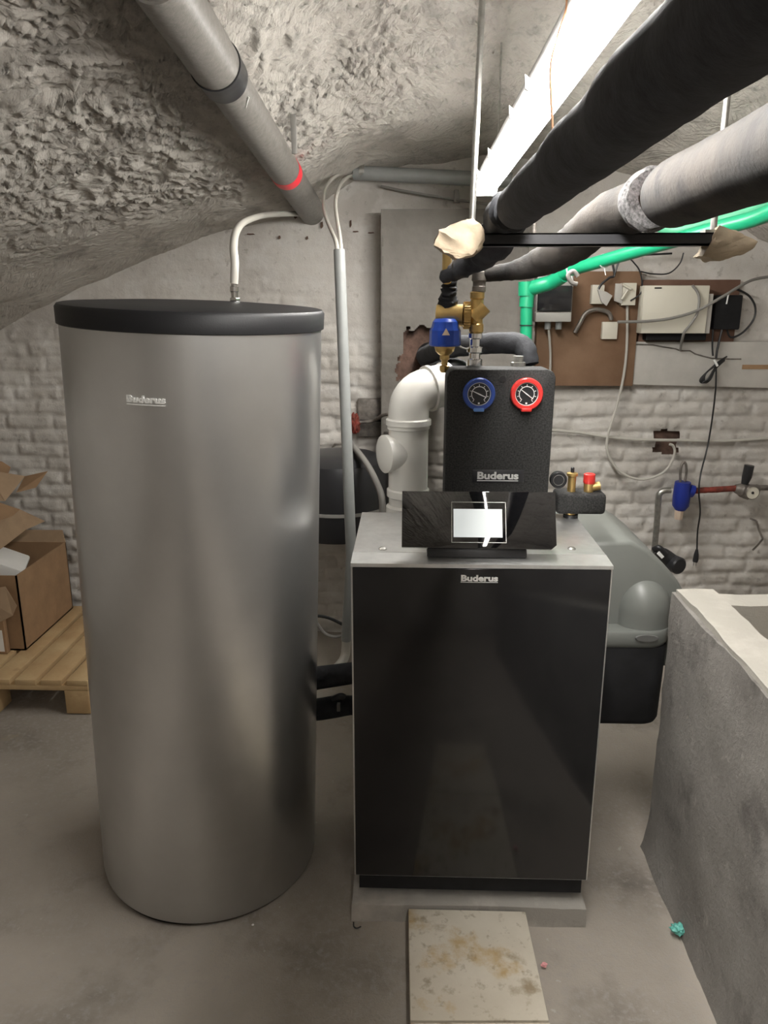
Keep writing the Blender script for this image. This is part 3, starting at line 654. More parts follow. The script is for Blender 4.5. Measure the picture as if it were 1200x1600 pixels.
# ================================================================== WHITE FLUE
FY = 2.20
fx = P(638, 700, FY).x; fz = lambda y: P(638, y, FY).z
FL = thing('flue_pipe', 'glossy white plastic flue with tee and elbow behind the boiler', 'flue', (fx, FY, fz(802)))
fr = .0585
FMx = Matrix.Translation((fx, FY, 0))
obj('lower_collar', L([(fr - .004, fz(803)), (fr + .006, fz(800)), (fr + .006, fz(790)), (fr - .002, fz(787)), (fr - .002, fz(776)), (fr + .004, fz(774)), (fr + .004, fz(764)), (fr, fz(762))], FMx, 48), M['white_pipe'], FL)
tee = obj('tee_pipe', L([(fr - .001, fz(775)), (fr - .001, fz(670)), (fr + .003, fz(669)), (fr + .003, fz(655))], FMx, 48), M['white_pipe'], FL)
bc = P(604, 708, FY - .02); bd = Vector((-.80, -.42, 0)).normalized()
cen = Vector((fx, FY, bc.z))
obj('tee_branch', L([(.050, 0), (.050, .052), (.055, .054), (.055, .066), (.050, .068), (.035, .072), (0, .074)], frame(cen + bd * .012, bd), 40), M['white_pipe'], tee)
obj('elbow_collar', L([(fr, fz(664)), (fr + .007, fz(663)), (fr + .007, fz(655)), (fr + .002, fz(653))], FMx, 48), M['white_pipe'], FL)
# elbow: up then over to the right and back
e0 = Vector((fx, FY, fz(658))); zt_ = fz(612)
dirh = Vector((.88, .47, 0)).normalized(); RB = .062
zb_ = fz(577) - fr - RB
pts = [(e0, fr), (Vector((fx, FY, zb_)), fr)]
for k in range(1, 9):
    a = k / 8 * PI / 2 * .96; pts.append((Vector((fx, FY, zb_)) + dirh * (RB * (1 - math.cos(a))) + Vector((0, 0, RB * math.sin(a))), fr))
tl = (pts[-1][0] - pts[-2][0]).normalized(); pts.append((pts[-1][0] + tl * .012, fr)); endp = pts[-1][0]
obj('elbow', T(pts, seg=48, smooth=0), M['white_pipe'], FL)
obj('elbow_socket', L([(fr + .001, 0), (fr + .008, .002), (fr + .008, .012), (fr + .003, .014), (fr + .003, .055), (fr + .008, .057), (fr + .008, .070), (fr - .003, .072)], frame(endp - tl * .01, tl), 48), M['white_pipe'], FL)
hcen = Vector((hc.x + .01, BY + .02, hc.z))
obj('chimney_run', T([(endp + tl * .03, fr - .002), (endp + tl * .10 + Vector((0, .05, 0)), fr - .002), (Vector((hcen.x + .04, BY - .45, hcen.z - .02)), fr - .002), (hcen, fr - .002)], seg=36), M['black_matte'], FL)

# ================================================================== OVERHEAD PIPES
SY = 1.75
PX1, PZ1, R1 = .216, 1.737, .0435
I1 = thing('insulated_pipe', 'thickest black foam pipe overhead running beside the lit tube', 'pipe', (PX1, SY, PZ1))
obj('insulation', T([(Vector((PX1, -2.6, PZ1)), R1), (Vector((PX1, 0, PZ1)), R1)] + [(Vector((PX1 + .002 * math.sin(k * 1.7), .2 + k * .09, PZ1 - .0)), R1 * (1 + .03 * math.sin(k * 2.1))) for k in range(16)] + [(Vector((PX1, 1.64, PZ1)), R1 * 1.0), (Vector((PX1, 1.655, PZ1)), R1 * .93)], seg=36, smooth=3, wob=.05), M['foam'], I1)
obj('bare_joint', T([Vector((PX1, 1.62, PZ1)), Vector((PX1 - .002, 1.74, PZ1 - .003))], R1 * .72, seg=24, smooth=0, wob=.1), M['black_matte'], I1)
obj('insulation_end', T([(Vector((PX1 - .004, 1.71, PZ1 + .001)), R1 * .9), (Vector((PX1 - .008, 1.74, PZ1)), R1 * 1.02), (P(788, 348, 1.86), R1 * 1.08), (P(772, 378, 1.93), .044), (P(750, 400, 1.99), .034), (P(722, 417, 2.02), .027), (P(703, 427, 2.04), .022), (P(690, 438, 2.05), .010)], seg=28, wob=.22, seed=5), M['foam'], I1)
obj('torn_flap', T([(P(705, 425, 2.08), .014), (P(703, 440, 2.08), .017), (P(702, 455, 2.08), .021), (P(700, 470, 2.085), .024), (P(699, 487, 2.09), .024)], seg=14, wob=.4, seed=2), M['black_matte'], I1)
# pipe 2, near dusty section, joint ring, far section
P2X, P2Z, R2 = .492, 1.748, .0610
I2 = thing('insulated_pipe', 'dusty brown topped foam pipe overhead right, with a torn open joint', 'pipe', (P2X, SY, P2Z))
obj('insulation', T([(Vector((P2X, -2.6, P2Z)), R2), (Vector((P2X, 0, P2Z)), R2)] + [(Vector((P2X, .3 + k * .16, P2Z)), R2 * (1 + .012 * math.sin(k * 1.9))) for k in range(8)] + [(Vector((P2X, 1.53, P2Z)), R2), (Vector((P2X, 1.565, P2Z)), R2 * .97), (Vector((P2X, 1.572, P2Z)), R2 * .86)], seg=40, smooth=3, wob=.03), M['foam_dusty'], I2)
jc = Vector((P2X - .012, 1.64, P2Z + .002)); ja = Vector((-.10, 1, -.05)).normalized()
bm = L([(.030, .0), (.055, -.004), (.0615, .004), (.060, .03), (.055, .04), (.030, .03)], frame(jc, ja), 40, True)
for v in bm.verts:
    v.co += mnoise.noise_vector(v.co * 45) * .004
obj('torn_foam_ring', bm, M['foam_grey'], I2)
obj('inner_pipe', T([Vector((P2X, 1.55, P2Z)), Vector((P2X - .004, 1.70, P2Z - .002))], .026, seg=20, smooth=0), M['rust'], I2)
obj('far_insulation', T([(jc + ja * .01, .056), (jc + ja * .06, .055), (P(935, 348, 1.84), .049), (P(900, 378, 1.92), .045), (P(868, 398, 1.97), .040), (P(840, 411, 2.01), .034), (P(815, 420, 2.03), .027), (P(790, 425, 2.05), .021), (P(765, 428, 2.06), .0195), (P(752, 430, 2.065), .017)], seg=32, wob=.09, seed=7), M['foam_dusty'], I2)
obj('pipe_hook', T([P(903, 432, 2.1), P(896, 424, 2.1), P(888, 430, 2.1), P(893, 441, 2.1), P(902, 444, 2.1)], .006, seg=10), M['cable_grey'], I2)
# black strut with hanging rods and wrapped ends
ST = thing('pipe_support_rail', 'black steel rail slung under the overhead pipes on two rods', 'pipe support', P(930, 378, SY))
ra = P(750, 370, SY); rb = P(1122, 380, SY); hh = .013
zav = (ra.z + rb.z) / 2
bm = bmesh.new(); box(bm, ra.x - .02, rb.x + .02, SY - .018, SY + .018, zav - hh, zav - hh + .004); box(bm, ra.x - .02, rb.x + .02, SY - .018, SY - .014, zav - hh, zav + hh); box(bm, ra.x - .02, rb.x + .02, SY + .014, SY + .018, zav - hh, zav + hh)
box(bm, ra.x - .02, rb.x + .02, SY - .018, SY - .008, zav + hh - .003, zav + hh); box(bm, ra.x - .02, rb.x + .02, SY + .008, SY + .018, zav + hh - .003, zav + hh)
obj('rail', bm, M['black_plastic'], ST)
rx1 = P(737, 340, SY).x; zt = float(zceil(np.array(rx1), np.array(SY)))
tp = Vector((rx1 + .012, SY - .03, zt + .03))
obj('hanging_rod', T([Vector((rx1, SY, zav - .02)), tp], .0068, seg=12, smooth=0), M['zinc'], ST)
rx2 = P(1116, 345, SY).x
obj('hanging_rod', T([Vector((rx2, SY, zav - .02)), Vector((rx2, SY, float(zceil(np.array(rx2), np.array(SY))) + .03))], .0068, seg=12, smooth=0), M['zinc'], ST)
obj('rod_plate', B(rx2 - .022, rx2 + .016, SY - .016, SY + .016, zav + hh, zav + hh + .006), M['zinc'], ST)
for px_, py_ in ((797, 352), (835, 352)):
    q = P(px_, py_, SY); obj('pipe_clamp', T([Vector((q.x, SY, zav)), Vector((q.x, SY, zav + .035))], .005, seg=10, smooth=0), M['dull'], ST)
def wrap(pts, name, label, c, seed):
    bm = bmesh.new()
    for p in pts:
        for dy in (-.026, .026): bm.verts.new(Vector((p.x, SY + dy * random.uniform(.6, 1.1), p.z)))
    bmesh.ops.convex_hull(bm, input=bm.verts[:])
    bmesh.ops.delete(bm, geom=[v for v in bm.verts if not v.link_faces], context='VERTS')
    bmesh.ops.triangulate(bm, faces=bm.faces[:]); bmesh.ops.subdivide_edges(bm, edges=bm.edges[:], cuts=5, use_grid_fill=True)
    for v in bm.verts:
        n = v.co * 34 + Vector((seed, 0, 0)); k = 1 - abs(mnoise.noise(n)) * 2
        v.co += (v.co - c).normalized() * (k * .0060) + mnoise.noise_vector(v.co * 60) * .0035
    return tag(obj(name, bm, M['cloth'], ang=22), label, 'wrapping', 'paper wrappings on the rail ends')
SYo = SY
cw = P(720, 376, SY)
w1 = wrap([P(x, y, SY) for x, y in ((737, 345), (752, 362), (752, 385), (738, 397), (712, 402), (697, 392), (700, 360), (722, 351), (680, 384), (690, 362))], 'paper_wrap', 'crumpled cream paper wrapped round the left end of the black rail', cw, 2)
cw = P(1135, 380, SY)
w2 = wrap([P(x, y, SY) for x, y in ((1118, 357), (1150, 367), (1172, 380), (1168, 387), (1145, 398), (1108, 408), (1094, 400), (1112, 380))], 'paper_wrap', 'folded cream paper wrapped round the right end of the black rail', cw, 6)
q = P(683, 383, SY); tag(obj('orange_plug', L([(.0, 0), (.007, .001), (.009, .010), (.006, .018), (0, .02)], frame(q, (1, .0, .35)), 14), M['orange']), 'small orange tip poking out of the left paper wrapping', 'plug')
tag(obj('copper_pipe', T([P(699, 385, 2.0), P(698, 440, 2.06)], .012, seg=16, smooth=0), M['brass']), 'short vertical brass pipe below the left paper wrapping', 'pipe')

# green plastic pipes
GP = thing('green_pipe', 'green plastic pipe running from the right, dropping down beside the chimney', 'pipe', P(822, 520, 3.1))
obj('pipe', T([P(1330, 258, 1.9), P(1200, 333, 2.25), P(1120, 357, 2.42), P(1010, 388, 2.68), P(930, 411, 2.88), P(893, 422, 2.98), P(872, 433, 3.04)], .0225, seg=20), M['green'], GP)
obj('elbow', T([(P(880, 430, 3.02), .028), (P(862, 441, 3.06), .028), (P(842, 447, 3.08), .028), (P(826, 455, 3.1), .028), (P(822, 480, 3.1), .028)], seg=20), M['green'], GP)
obj('riser', T([P(823, 445, 3.1), P(822, 520, 3.1), P(820, 620, 3.1), P(815, 760, 3.1), Vector((P(812, 800, 3.1).x, 3.1, .3)), Vector((P(812, 800, 3.1).x, 3.1, 0))], .0235, seg=20, smooth=3), M['green'], GP)
obj('collar', T([P(822, 440, 3.1), P(822, 462, 3.1)], .03, seg=20, smooth=0), M['green'], GP)
for (a, b, Y) in ((893, 421, 2.98), (944, 408, 2.85)):
    c = P(a, b, Y); ax2 = (P(930, 411, 2.88) - P(893, 422, 2.98)).normalized()
    t = obj('cable_tie', L([(.0245, -.002), (.0255, -.002), (.0255, .003), (.0245, .003)], frame(c, ax2), 24), M['label_white'], GP)
    obj('tie_tail', T([c + Vector((0, -.01, -.024)), c + Vector((.006, -.012, -.048))], .0015, seg=6, smooth=0), M['label_white'], t)
obj('black_tie', L([(.0245, 0), (.026, 0), (.026, .004), (.0245, .004)], Matrix.Translation(P(822, 509, 3.1)), 24), M['cable_black'], GP)
tag(obj('green_pipe', T([P(1330, 228, 2.1), P(1200, 317, 2.5), P(1110, 347, 2.72), P(1062, 359, 2.82), P(1036, 355, 2.86), P(1026, 348, 2.88)], .021, seg=20), mat('pale_green_pipe', (.10, .42, .24), .4)), 'paler green pipe just above and behind the other green pipe', 'pipe')

# grey drain pipe upper left
da = P(488, 332, WY + .02); db = P(270, 0, 1.76); dd = (db - da)
DP = thing('drain_pipe', 'grey plastic drain pipe slanting under the rough ceiling to the back wall', 'pipe', da)
obj('pipe', T([da, da + dd * 1.6], .0545, seg=40, smooth=0), M['pvc'], DP)
def along(py):
    for i in range(2000):
        p = da + dd * (i / 1500)
        if proj(p)[1] < py: return p
    return da
dn = dd.normalized()
c = along(112); obj('black_coupling', L([(.056, -.04), (.061, -.038), (.061, .032), (.064, .036), (.064, .045), (.056, .046)], frame(c, dn), 44), M['black_plastic'], DP)
c2_ = along(62); obj('socket', L([(.058, -.0), (.0605, .002), (.0605, .4), (.058, .4)], frame(c + dn * .044, dn), 44), M['pvc'], DP)
c = along(268); obj('red_tape', L([(.0551, -.028), (.0556, -.028), (.0556, .028), (.0551, .028)], frame(c, dn), 44), M['tape_red'], DP)
c = along(140); obj('white_scrape', T([c + Vector((.035, -.0, -.043)) + dn * 0, c + Vector((.050, -.03, -.025)) + dn * .0], .002, seg=6, smooth=0), M['label_white'], DP)
# strap hanging beside
q = P(458, 178, 2.62)
tag(obj('wall_strap', PR([P(453, 178, 2.6), P(462, 178, 2.6), P(463, 240, 2.62), P(456, 240, 2.62)], (0, .012, 0), .001), M['cable_grey']), 'pale strap hanging from the ceiling beside the grey drain pipe', 'strap')

# grey conduit with two white cables, horizontal conduit
CT = P(530, 390, 2.6)
CN = thing('conduit_pipe', 'vertical grey conduit standing between the tank and the boiler', 'conduit', PZ(543, 1040, 0))
obj('pipe', T([CT, P(549, 870, 2.5), P(541, 1000, 2.52)], .0185, seg=24, smooth=0), M['conduit'], CN)
obj('foot_bend', T([(P(543, 960, 2.515), .0165), (P(541, 1010, 2.52), .0165), (P(537, 1030, 2.5), .0165), (P(524, 1046, 2.46), .0165)], seg=18), M['cable_white'], CN)
for k, pts in enumerate((((527, 392, 2.6), (524, 375, 2.62), (508, 335, 2.85), (507, 300, 3.1), (522, 277, 3.25), (547, 268, 3.36), (575, 269, 3.36)), ((533, 392, 2.6), (531, 370, 2.64), (524, 320, 2.9), (530, 292, 3.12), (540, 279, 3.25), (552, 274, 3.36), (575, 273, 3.36)))):
    tag(obj('white_cable', T([P(a, b, Y) for a, b, Y in pts], .0068, seg=12), M['cable_white']), ('outer', 'inner')[k] + ' white cable arching from the vertical grey conduit up to the ceiling conduit', 'cable')
HC = thing('conduit_pipe', 'horizontal grey conduit along the top of the back wall', 'conduit', P(660, 275, 3.36))
obj('pipe', T([P(553, 270, 3.36), P(800, 282, 3.30)], .028, seg=28, smooth=0), M['conduit'], HC)
c = P(562, 268, 3.36); obj('clamp', L([(.0285, 0), (.034, 0), (.034, .02), (.0285, .02)], frame(c, (1, 0, 0)), 24), M['zinc'], HC)
obj('clamp_screw', T([c + Vector((.01, 0, .03)), c + Vector((.01, 0, .075))], .006, seg=10, smooth=0), M['zinc'], HC)
tag(obj('grey_cable', T([P(595, 291, 3.42), P(640, 300, 3.40), P(700, 310, 3.39), P(762, 319, 3.30), P(800, 325, 3.28)], .0055, seg=10), M['cable_grey']), 'thin painted cable sagging below the horizontal conduit', 'cable')
tag(obj('cable_clip', PR([P(710, 296, 3.37), P(717, 296, 3.37), P(719, 316, 3.37), P(709, 316, 3.37)], (0, .03, 0), .002), M['cable_grey']), 'small grey clip holding the sagging cable below the conduit', 'clip')
tag(obj('dangling_wire', T([P(886, 0, 1.30), P(884, 18, 1.30), P(871, 60, 1.31), P(861, 100, 1.32), P(861, 150, 1.33), P(864, 210, 1.34)], .0020, seg=8), M['copper']), 'thin wire dangling in front of the lit tube', 'wire')

# ================================================================== BEHIND THE TANK / BOILER
EC = P(540, 780, 3.16); er = .215
ez = lambda y: P(540, y, 3.0).z
EV = thing('expansion_vessel', 'black round expansion vessel on the wall behind the grey conduit', 'expansion vessel', (EC.x - .03, 3.16, ez(850)))
obj('vessel', L([(.0, ez(852)), (er * .7, ez(851)), (er * .95, ez(846)), (er, ez(838)), (er, ez(745)), (er * .95, ez(730)), (er * .75, ez(722)), (er * .4, ez(718)), (0, ez(717))], Matrix.Translation((EC.x - .03, 3.16, 0)), 48), M['black_plastic'], EV)
obj('strap', L([(er + .001, ez(804)), (er + .004, ez(804)), (er + .004, ez(799)), (er + .001, ez(799))], Matrix.Translation((EC.x - .03, 3.16, 0)), 48), M['cable_grey'], EV)
obj('bracket', B(EC.x - .06, EC.x, 3.36, 3.45, ez(845), ez(740)), M['dull'], EV)
tag(obj('grey_hose', T([P(545, 690, 3.3), P(556, 702, 3.1), P(575, 728, 2.9), P(590, 758, 2.78), P(597, 782, 2.72), P(598, 830, 2.7), P(598, 900, 2.7), Vector((P(598, 900, 2.7).x, 2.7, 0.01))], .0125, seg=14), M['cable_grey']), 'grey hose curving down in front of the black expansion vessel', 'hose')
HP = P(580, 651, WY)
HPt = thing('access_hatch', 'small dark square hatch plate on the wall left of the chimney', 'hatch', P(580, 680, WY))
obj('plate', B(P(560, 651, WY).x, P(599, 651, WY).x - .01, WY - .035, WY + .01, P(580, 680, WY).z, P(580, 622, WY).z, bev=.002), M['dull'], HPt)
obj('plate_split', B(P(560, 651, WY).x, P(599, 651, WY).x - .01, WY - .037, WY - .03, P(580, 657, WY).z, P(580, 654, WY).z), M['black_matte'], HPt)
WT = thing('wall_valve', 'small rusty valve with pipe crossing the dark hatch plate', 'valve', P(553, 670, 3.36))
obj('valve_body', crumple(P(555, 662, 3.38), .022, .02, .045, 3), M['rust'], WT)
obj('valve_pipe', T([P(545, 660, 3.38), P(575, 659, 3.38), P(588, 655, 3.36), P(600, 648, 3.27), P(615, 648, 3.2)], .008, seg=10), M['dull'], WT)
tag(obj('wall_pin', T([P(523, 694, 3.45), P(523, 694, 3.38), P(535, 694, 3.38)], .005, seg=8, smooth=0), M['dull']), 'small dark iron pin in the wall beside the vertical conduit', 'pin')
tag(obj('black_cable', T([P(488, 962, 2.6), P(502, 963, 2.6), P(515, 966, 2.6), P(530, 973, 2.6), P(548, 982, 2.6)], .006, seg=8), M['cable_black']), 'black cable crossing the gap between tank and boiler', 'cable')
tag(obj('grey_cable', T([P(488, 962, 2.9), P(498, 978, 2.9), P(508, 990, 2.9), P(522, 995, 2.9), P(534, 992, 2.9), P(545, 980, 2.9)], .007, seg=8), M['cable_grey']), 'grey cable loop hanging in the gap between tank and boiler', 'cable')
tag(obj('connecting_pipe', T([(P(470, 1065, 2.0), .033), (P(498, 1059, 2.0), .033), (P(548, 1052, 2.0), .031), (P(580, 1048, 2.0), .031)], seg=20, smooth=0), M['foam']), 'upper black foam pipe joining the tank to the boiler', 'pipe')
CP = thing('connecting_pipe', 'lower black pipe with shut off handle joining the tank to the boiler', 'pipe', P(520, 1125, 2.0))
obj('insulation', T([(P(470, 1110, 2.0), .032), (P(500, 1108, 2.0), .032), (P(525, 1104, 2.0), .032), (P(548, 1102, 2.0), .028), (P(575, 1102, 2.0), .028)], seg=20), M['foam'], CP)
obj('handle', T([P(520, 1093, 1.965), P(532, 1088, 1.96), P(538, 1090, 1.96)], .010, seg=12), M['black_plastic'], CP)
q = P(529, 1105, 1.965); obj('tag_label', B(q.x - .0045, q.x + .0045, 1.958, 1.975, q.z - .010, q.z + .010), M['cable_grey'], CP)

# ================================================================== RIGHT BACK WALL
def wb(px0, py0, px1, py1, d0, d1, bev=.002, Y=WY):
    a = P(px0, (py0 + py1) / 2, Y - d1); b = P(px1, (py0 + py1) / 2, Y - d1)
    zt = P((px0 + px1) / 2, py0, Y - d1).z; zb = P((px0 + px1) / 2, py1, Y - d1).z
    return B(a.x, b.x, Y - d1, Y - d0, zb, zt, bev=bev)
tag(obj('fibreboard_panel', wb(839, 424, 996, 603, -.02, .045), M['fibre']), 'brown fibreboard panel on the wall right of the chimney', 'board')
tag(obj('fibreboard_panel', wb(1001, 437, 1152, 535, -.02, .028), M['dark_board']), 'dark brown board behind the ivory fuse box', 'board')
lw = PR([P(986, 534, WY - .035), P(1260, 534, WY - .035), P(1260, 608, WY - .035), P(986, 601, WY - .035)], (0, .05, 0), .002)
WP = thing('wall_panel', 'off-white panel with a long crack and slot, below the ivory fuse box', 'panel', P(1100, 603, WY - .03))
obj('panel', lw, M['panelw'], WP)
obj('slot', wb(1160, 570, 1230, 577, .034, .038, 0), M['card'], WP)
ck = [(990, 538), (1020, 539), (1036, 542), (1055, 545), (1063, 548), (1078, 548), (1086, 553), (1100, 557), (1112, 560), (1140, 561), (1158, 561)]
obj('crack', T([P(a, b, WY - .036) for a, b in ck], .003, seg=6, smooth=0), M['dull'], WP)
# meter box
EM = thing('meter_box', 'grey meter box with smoked window on the fibreboard', 'meter box', P(866, 505, WY - .06))
obj('housing', wb(838, 430, 895, 503, .045, .13, .006), mat('meter_grey', (.34, .33, .31), .5), EM)
obj('smoked_window', wb(841, 446, 894, 486, .12, .155, .005), M['smoked'], EM)
obj('terminal_cover', wb(837, 488, 893, 503, .10, .158, .004), mat('meter_pale', (.42, .41, .38), .5), EM)
for px_ in (856, 873):
    a = P(px_, 503, WY - .12); obj('cable_gland', T([a, a + Vector((0, 0, -.03))], .013, seg=14, smooth=0), M['conduit'], EM)
tag(obj('white_cable', T([P(857, 512, WY - .12), P(859, 535, WY - .11), P(860, 560, WY - .09), P(859, 600, WY - .08)], .005, seg=8), M['cable_white']), 'thin white cable dropping from the meter box', 'cable')
# socket group
JB = thing('junction_box', 'left white junction box on the fibreboard, its cover torn open', 'junction box', P(935, 475, WY - .05))
obj('base_box', wb(925, 445, 944, 475, .045, .08), M['box_white'], JB)
obj('loose_cover', PR([P(934, 452, WY - .10), P(948, 456, WY - .10), P(957, 462, WY - .10), P(948, 478, WY - .10), P(940, 472, WY - .10)], (0, .014, 0), .001), M['panelw'], JB)
JB2 = thing('junction_box', 'right white junction box on the fibreboard with loose cover strips', 'junction box', P(983, 478, WY - .05))
obj('base_box', wb(972, 442, 994, 477, .045, .085), M['box_white'], JB2)
obj('loose_cover', PR([P(962, 443, WY - .09), P(973, 443, WY - .09), P(972, 475, WY - .09), P(960, 470, WY - .09)], (0, .01, 0), .001), M['panelw'], JB2)
obj('cover_strip', T([P(973, 444, WY - .10), P(986, 452, WY - .10)], .006, seg=6, smooth=0), M['box_white'], JB2)
obj('cover_strip', T([P(971, 468, WY - .10), P(981, 453, WY - .10)], .005, seg=6, smooth=0), M['box_white'], JB2)
tag(obj('junction_box', wb(941, 503, 965, 530, .045, .07), M['box_white']), 'small square ivory box low on the fibreboard', 'junction box')
for k, (pts, r, mm, lab) in enumerate((
    ([(898, 520), (906, 505), (915, 490), (928, 484), (942, 485), (952, 490), (955, 500)], .009, 'dull', 'dark flexible conduit arching above the small ivory box'),
    ([(935, 452), (940, 444), (952, 434), (960, 430), (957, 408), (962, 395)], .005, 'cable_black', 'black cord from the left junction box up to the green pipe'),
    ([(960, 430), (966, 412), (975, 403), (1000, 399), (1050, 396)], .004, 'cable_black', 'black cord running right from the green pipe under the ceiling'),
    ([(985, 470), (1003, 455), (1000, 425), (990, 410), (985, 405)], .003, 'cable_black', 'thin black cord looping past the right junction box'),
    ([(1000, 424), (1020, 428), (1045, 427), (1062, 412), (1068, 395)], .003, 'cable_black', 'thin black cord curving above the ivory fuse box'),
    ([(980, 478), (980, 520), (978, 560), (972, 600), (962, 640), (950, 680), (949, 705), (960, 728), (980, 744), (1005, 749), (1030, 742), (1046, 728), (1054, 708), (1052, 697), (1046, 694)], .0058, 'cable_white', 'painted white cable looping down the wall into the small dark hole'),
)):
    dep = (.075, .08, .08, .09, .06, .055)[k]
    tag(obj(('flexible_conduit', 'black_cable', 'black_cable', 'black_cable', 'black_cable', 'white_cable')[k], T([P(a, b, WY - dep) for a, b in pts], r, seg=8), M[mm]), lab, 'cable' if k else 'conduit')
tag(obj('white_cable', T([P(850, 671, WY - .025), P(905, 676, WY - .02), P(950, 683, WY - .02), P(1000, 687, WY - .02), P(1060, 688, WY - .02), P(1130, 689, WY - .02), P(1200, 685, WY - .02), P(1290, 680, WY - .02)], .0068, seg=10), M['cable_white']), 'long painted white cable running level across the brick wall', 'cable')
# fuse box
FB = thing('fuse_box', 'ivory fuse box with a flat front on the dark brown board', 'fuse box', P(1058, 524, WY - .1))
obj('cover', wb(1004, 446, 1106, 521, .06, .13, .004), M['box_white'], FB)
obj('side_strip', wb(1104, 459, 1112, 521, .05, .115, .002), M['panelw'], FB)
obj('shadow_strip', wb(1010, 514, 1104, 532, .03, .085, .003), M['black_matte'], FB)  # black strip standing in for the shadow underneath the box
obj('vent_slot', wb(1023, 449, 1034, 451, .13, .1325, 0), M['black_matte'], FB)
BD = thing('router_box', 'matt black plastic box on the wall right of the fuse box', 'router', P(1136, 515, WY - .05))
obj('case', wb(1117, 461, 1159, 515, .03, .075, .006), M['black_matte'], BD)
obj('aerial_stripe', T([P(1139, 457, WY - .085), P(1135, 475, WY - .085)], .003, seg=6, smooth=0), M['label_white'], BD)
tag(obj('grey_cable', T([P(965, 503, WY - .16), P(1010, 502, WY - .16), P(1050, 497, WY - .16), P(1090, 485, WY - .16), P(1130, 463, WY - .16), P(1160, 445, WY - .13), P(1185, 435, WY - .08), P(1240, 428, WY - .05)], .006, seg=8), M['cable_grey']), 'twin grey cable sweeping across the front of the fuse box', 'cable')
tag(obj('grey_cable', T([P(1082, 446, WY - .14), P(1092, 462, WY - .145), P(1090, 488, WY - .15), P(1078, 508, WY - .145), P(1068, 522, WY - .14), P(1063, 547, WY - .05)], .0055, seg=8), M['cable_grey']), 'grey cable hanging in an S down the front of the fuse box', 'cable')
tag(obj('black_cable', T([P(1150, 451, WY - .05), P(1170, 462, WY - .05), P(1180, 480, WY - .05), P(1177, 500, WY - .05), P(1160, 520, WY - .05), P(1142, 527, WY - .05), P(1136, 515, WY - .05)], .0045, seg=8), M['cable_black']), 'black cable looping out from the right of the black box', 'cable')
CB = thing('power_cord', 'black power cord with a tied bundle hanging down to a loose plug', 'cord', P(1088, 880, WY - .05))
dY = WY - .075
obj('upper_cord', T([P(1128, 515, dY), P(1121, 545, dY), P(1119, 560, dY)], .005, seg=8), M['cable_black'], CB)
obj('upper_cord', T([P(1114, 515, dY), P(1113, 540, dY), P(1114, 556, dY)], .004, seg=8), M['cable_black'], CB)
for k in range(5):
    o_ = k * 1.6
    obj('bundle_loop', T([P(1136 - o_, 557 + o_ * .6, dY), P(1122, 566 + o_ * .4, dY - .012 * (k % 2)), P(1104, 582, dY), P(1094 + o_, 593, dY), P(1097 + o_ * .9, 598, dY), P(1106 + o_ * .7, 592, dY - .01), P(1118, 574 + o_ * .4, dY), P(1132, 560 + o_ * .5, dY)], .0038, seg=8), M['cable_black'], CB)
obj('tie', T([P(1116, 562, dY - .016), P(1121, 572, dY - .016)], .005, seg=8, smooth=0), M['label_white'], CB)
obj('cord', T([P(1119, 572, dY), P(1118, 610, dY), P(1112, 660, WY - .05), P(1105, 700, WY - .05), P(1095, 740, WY - .10), P(1092, 768, WY - .118), P(1094, 800, WY - .08), P(1090, 830, WY - .05), P(1089, 860, WY - .05)], .0038, seg=8), M['cable_black'], CB)
pl = obj('plug', T([(P(1089, 858, WY - .05), .005), (P(1088, 866, WY - .05), .011), (P(1087, 874, WY - .05), .013), (P(1086, 878, WY - .05), .011)], seg=12), M['black_plastic'], CB)
for dx in (-2, 2): obj('plug_pin', T([P(1086 + dx, 877, WY - .05), P(1085.5 + dx, 884, WY - .05)], .0022, seg=8, smooth=0), M['zinc'], pl)

# water line with filter valve and gauge
WL = thing('water_pipe', 'rusty iron water pipe along the brick wall with gauge at the right', 'pipe', P(1130, 775, WY - .08))
WYp = WY - .09
obj('rusty_pipe', T([(P(1076, 770, WYp), .010), (P(1085, 767, WYp), .014), (P(1100, 766, WYp), .013), (P(1120, 765, WYp), .0135), (P(1150, 763, WYp), .013)], seg=14, wob=.15), M['rust'], WL)
obj('pressure_reducer', T([(P(1148, 763, WYp), .016), (P(1158, 765, WYp), .030), (P(1168, 768, WYp), .036), (P(1180, 764, WYp), .022), (P(1186, 761, WYp), .014)], seg=20, wob=.1), M['dull'], WL)
obj('handle', T([(P(1163, 757, WYp), .014), (P(1167, 745, WYp), .021), (P(1171, 727, WYp), .021)], seg=14, smooth=0), M['black_plastic'], WL)
q = P(1176, 770, WYp - .05); F = Matrix.Translation(q) @ Matrix.Rotation(PI / 2, 4, 'X')
ga = obj('gauge', L([(0, -.02), (.030, -.02), (.031, .0), (.028, .004), (.027, 0)], F, 32), M['dull'], WL)
obj('gauge_face', L([(0, -.001), (.027, -.001), (.027, .001), (0, .001)], F, 28), M['box_white'], ga)
obj('gauge_needle', L([(0, 0), (.006, .0012), (.006, .003), (0, .003)], F, 12), M['black_plastic'], ga)
obj('right_pipe', T([P(1184, 762, WYp), P(1205, 762, WYp), P(1290, 758, WYp)], .012, seg=14, smooth=0), M['dull'], WL)
BV = thing('check_valve', 'dark blue valve with pale cap hanging at the left end of the rusty pipe', 'valve', P(1065, 812, WYp))
obj('body', L([(.022, P(1065, 797, WYp).z), (.036, P(1065, 790, WYp).z), (.038, P(1065, 775, WYp).z), (.036, P(1065, 760, WYp).z), (.034, P(1065, 753, WYp).z)], Matrix.Translation((P(1065, 775, WYp).x, WYp, 0)), 20), M['navy'], BV)
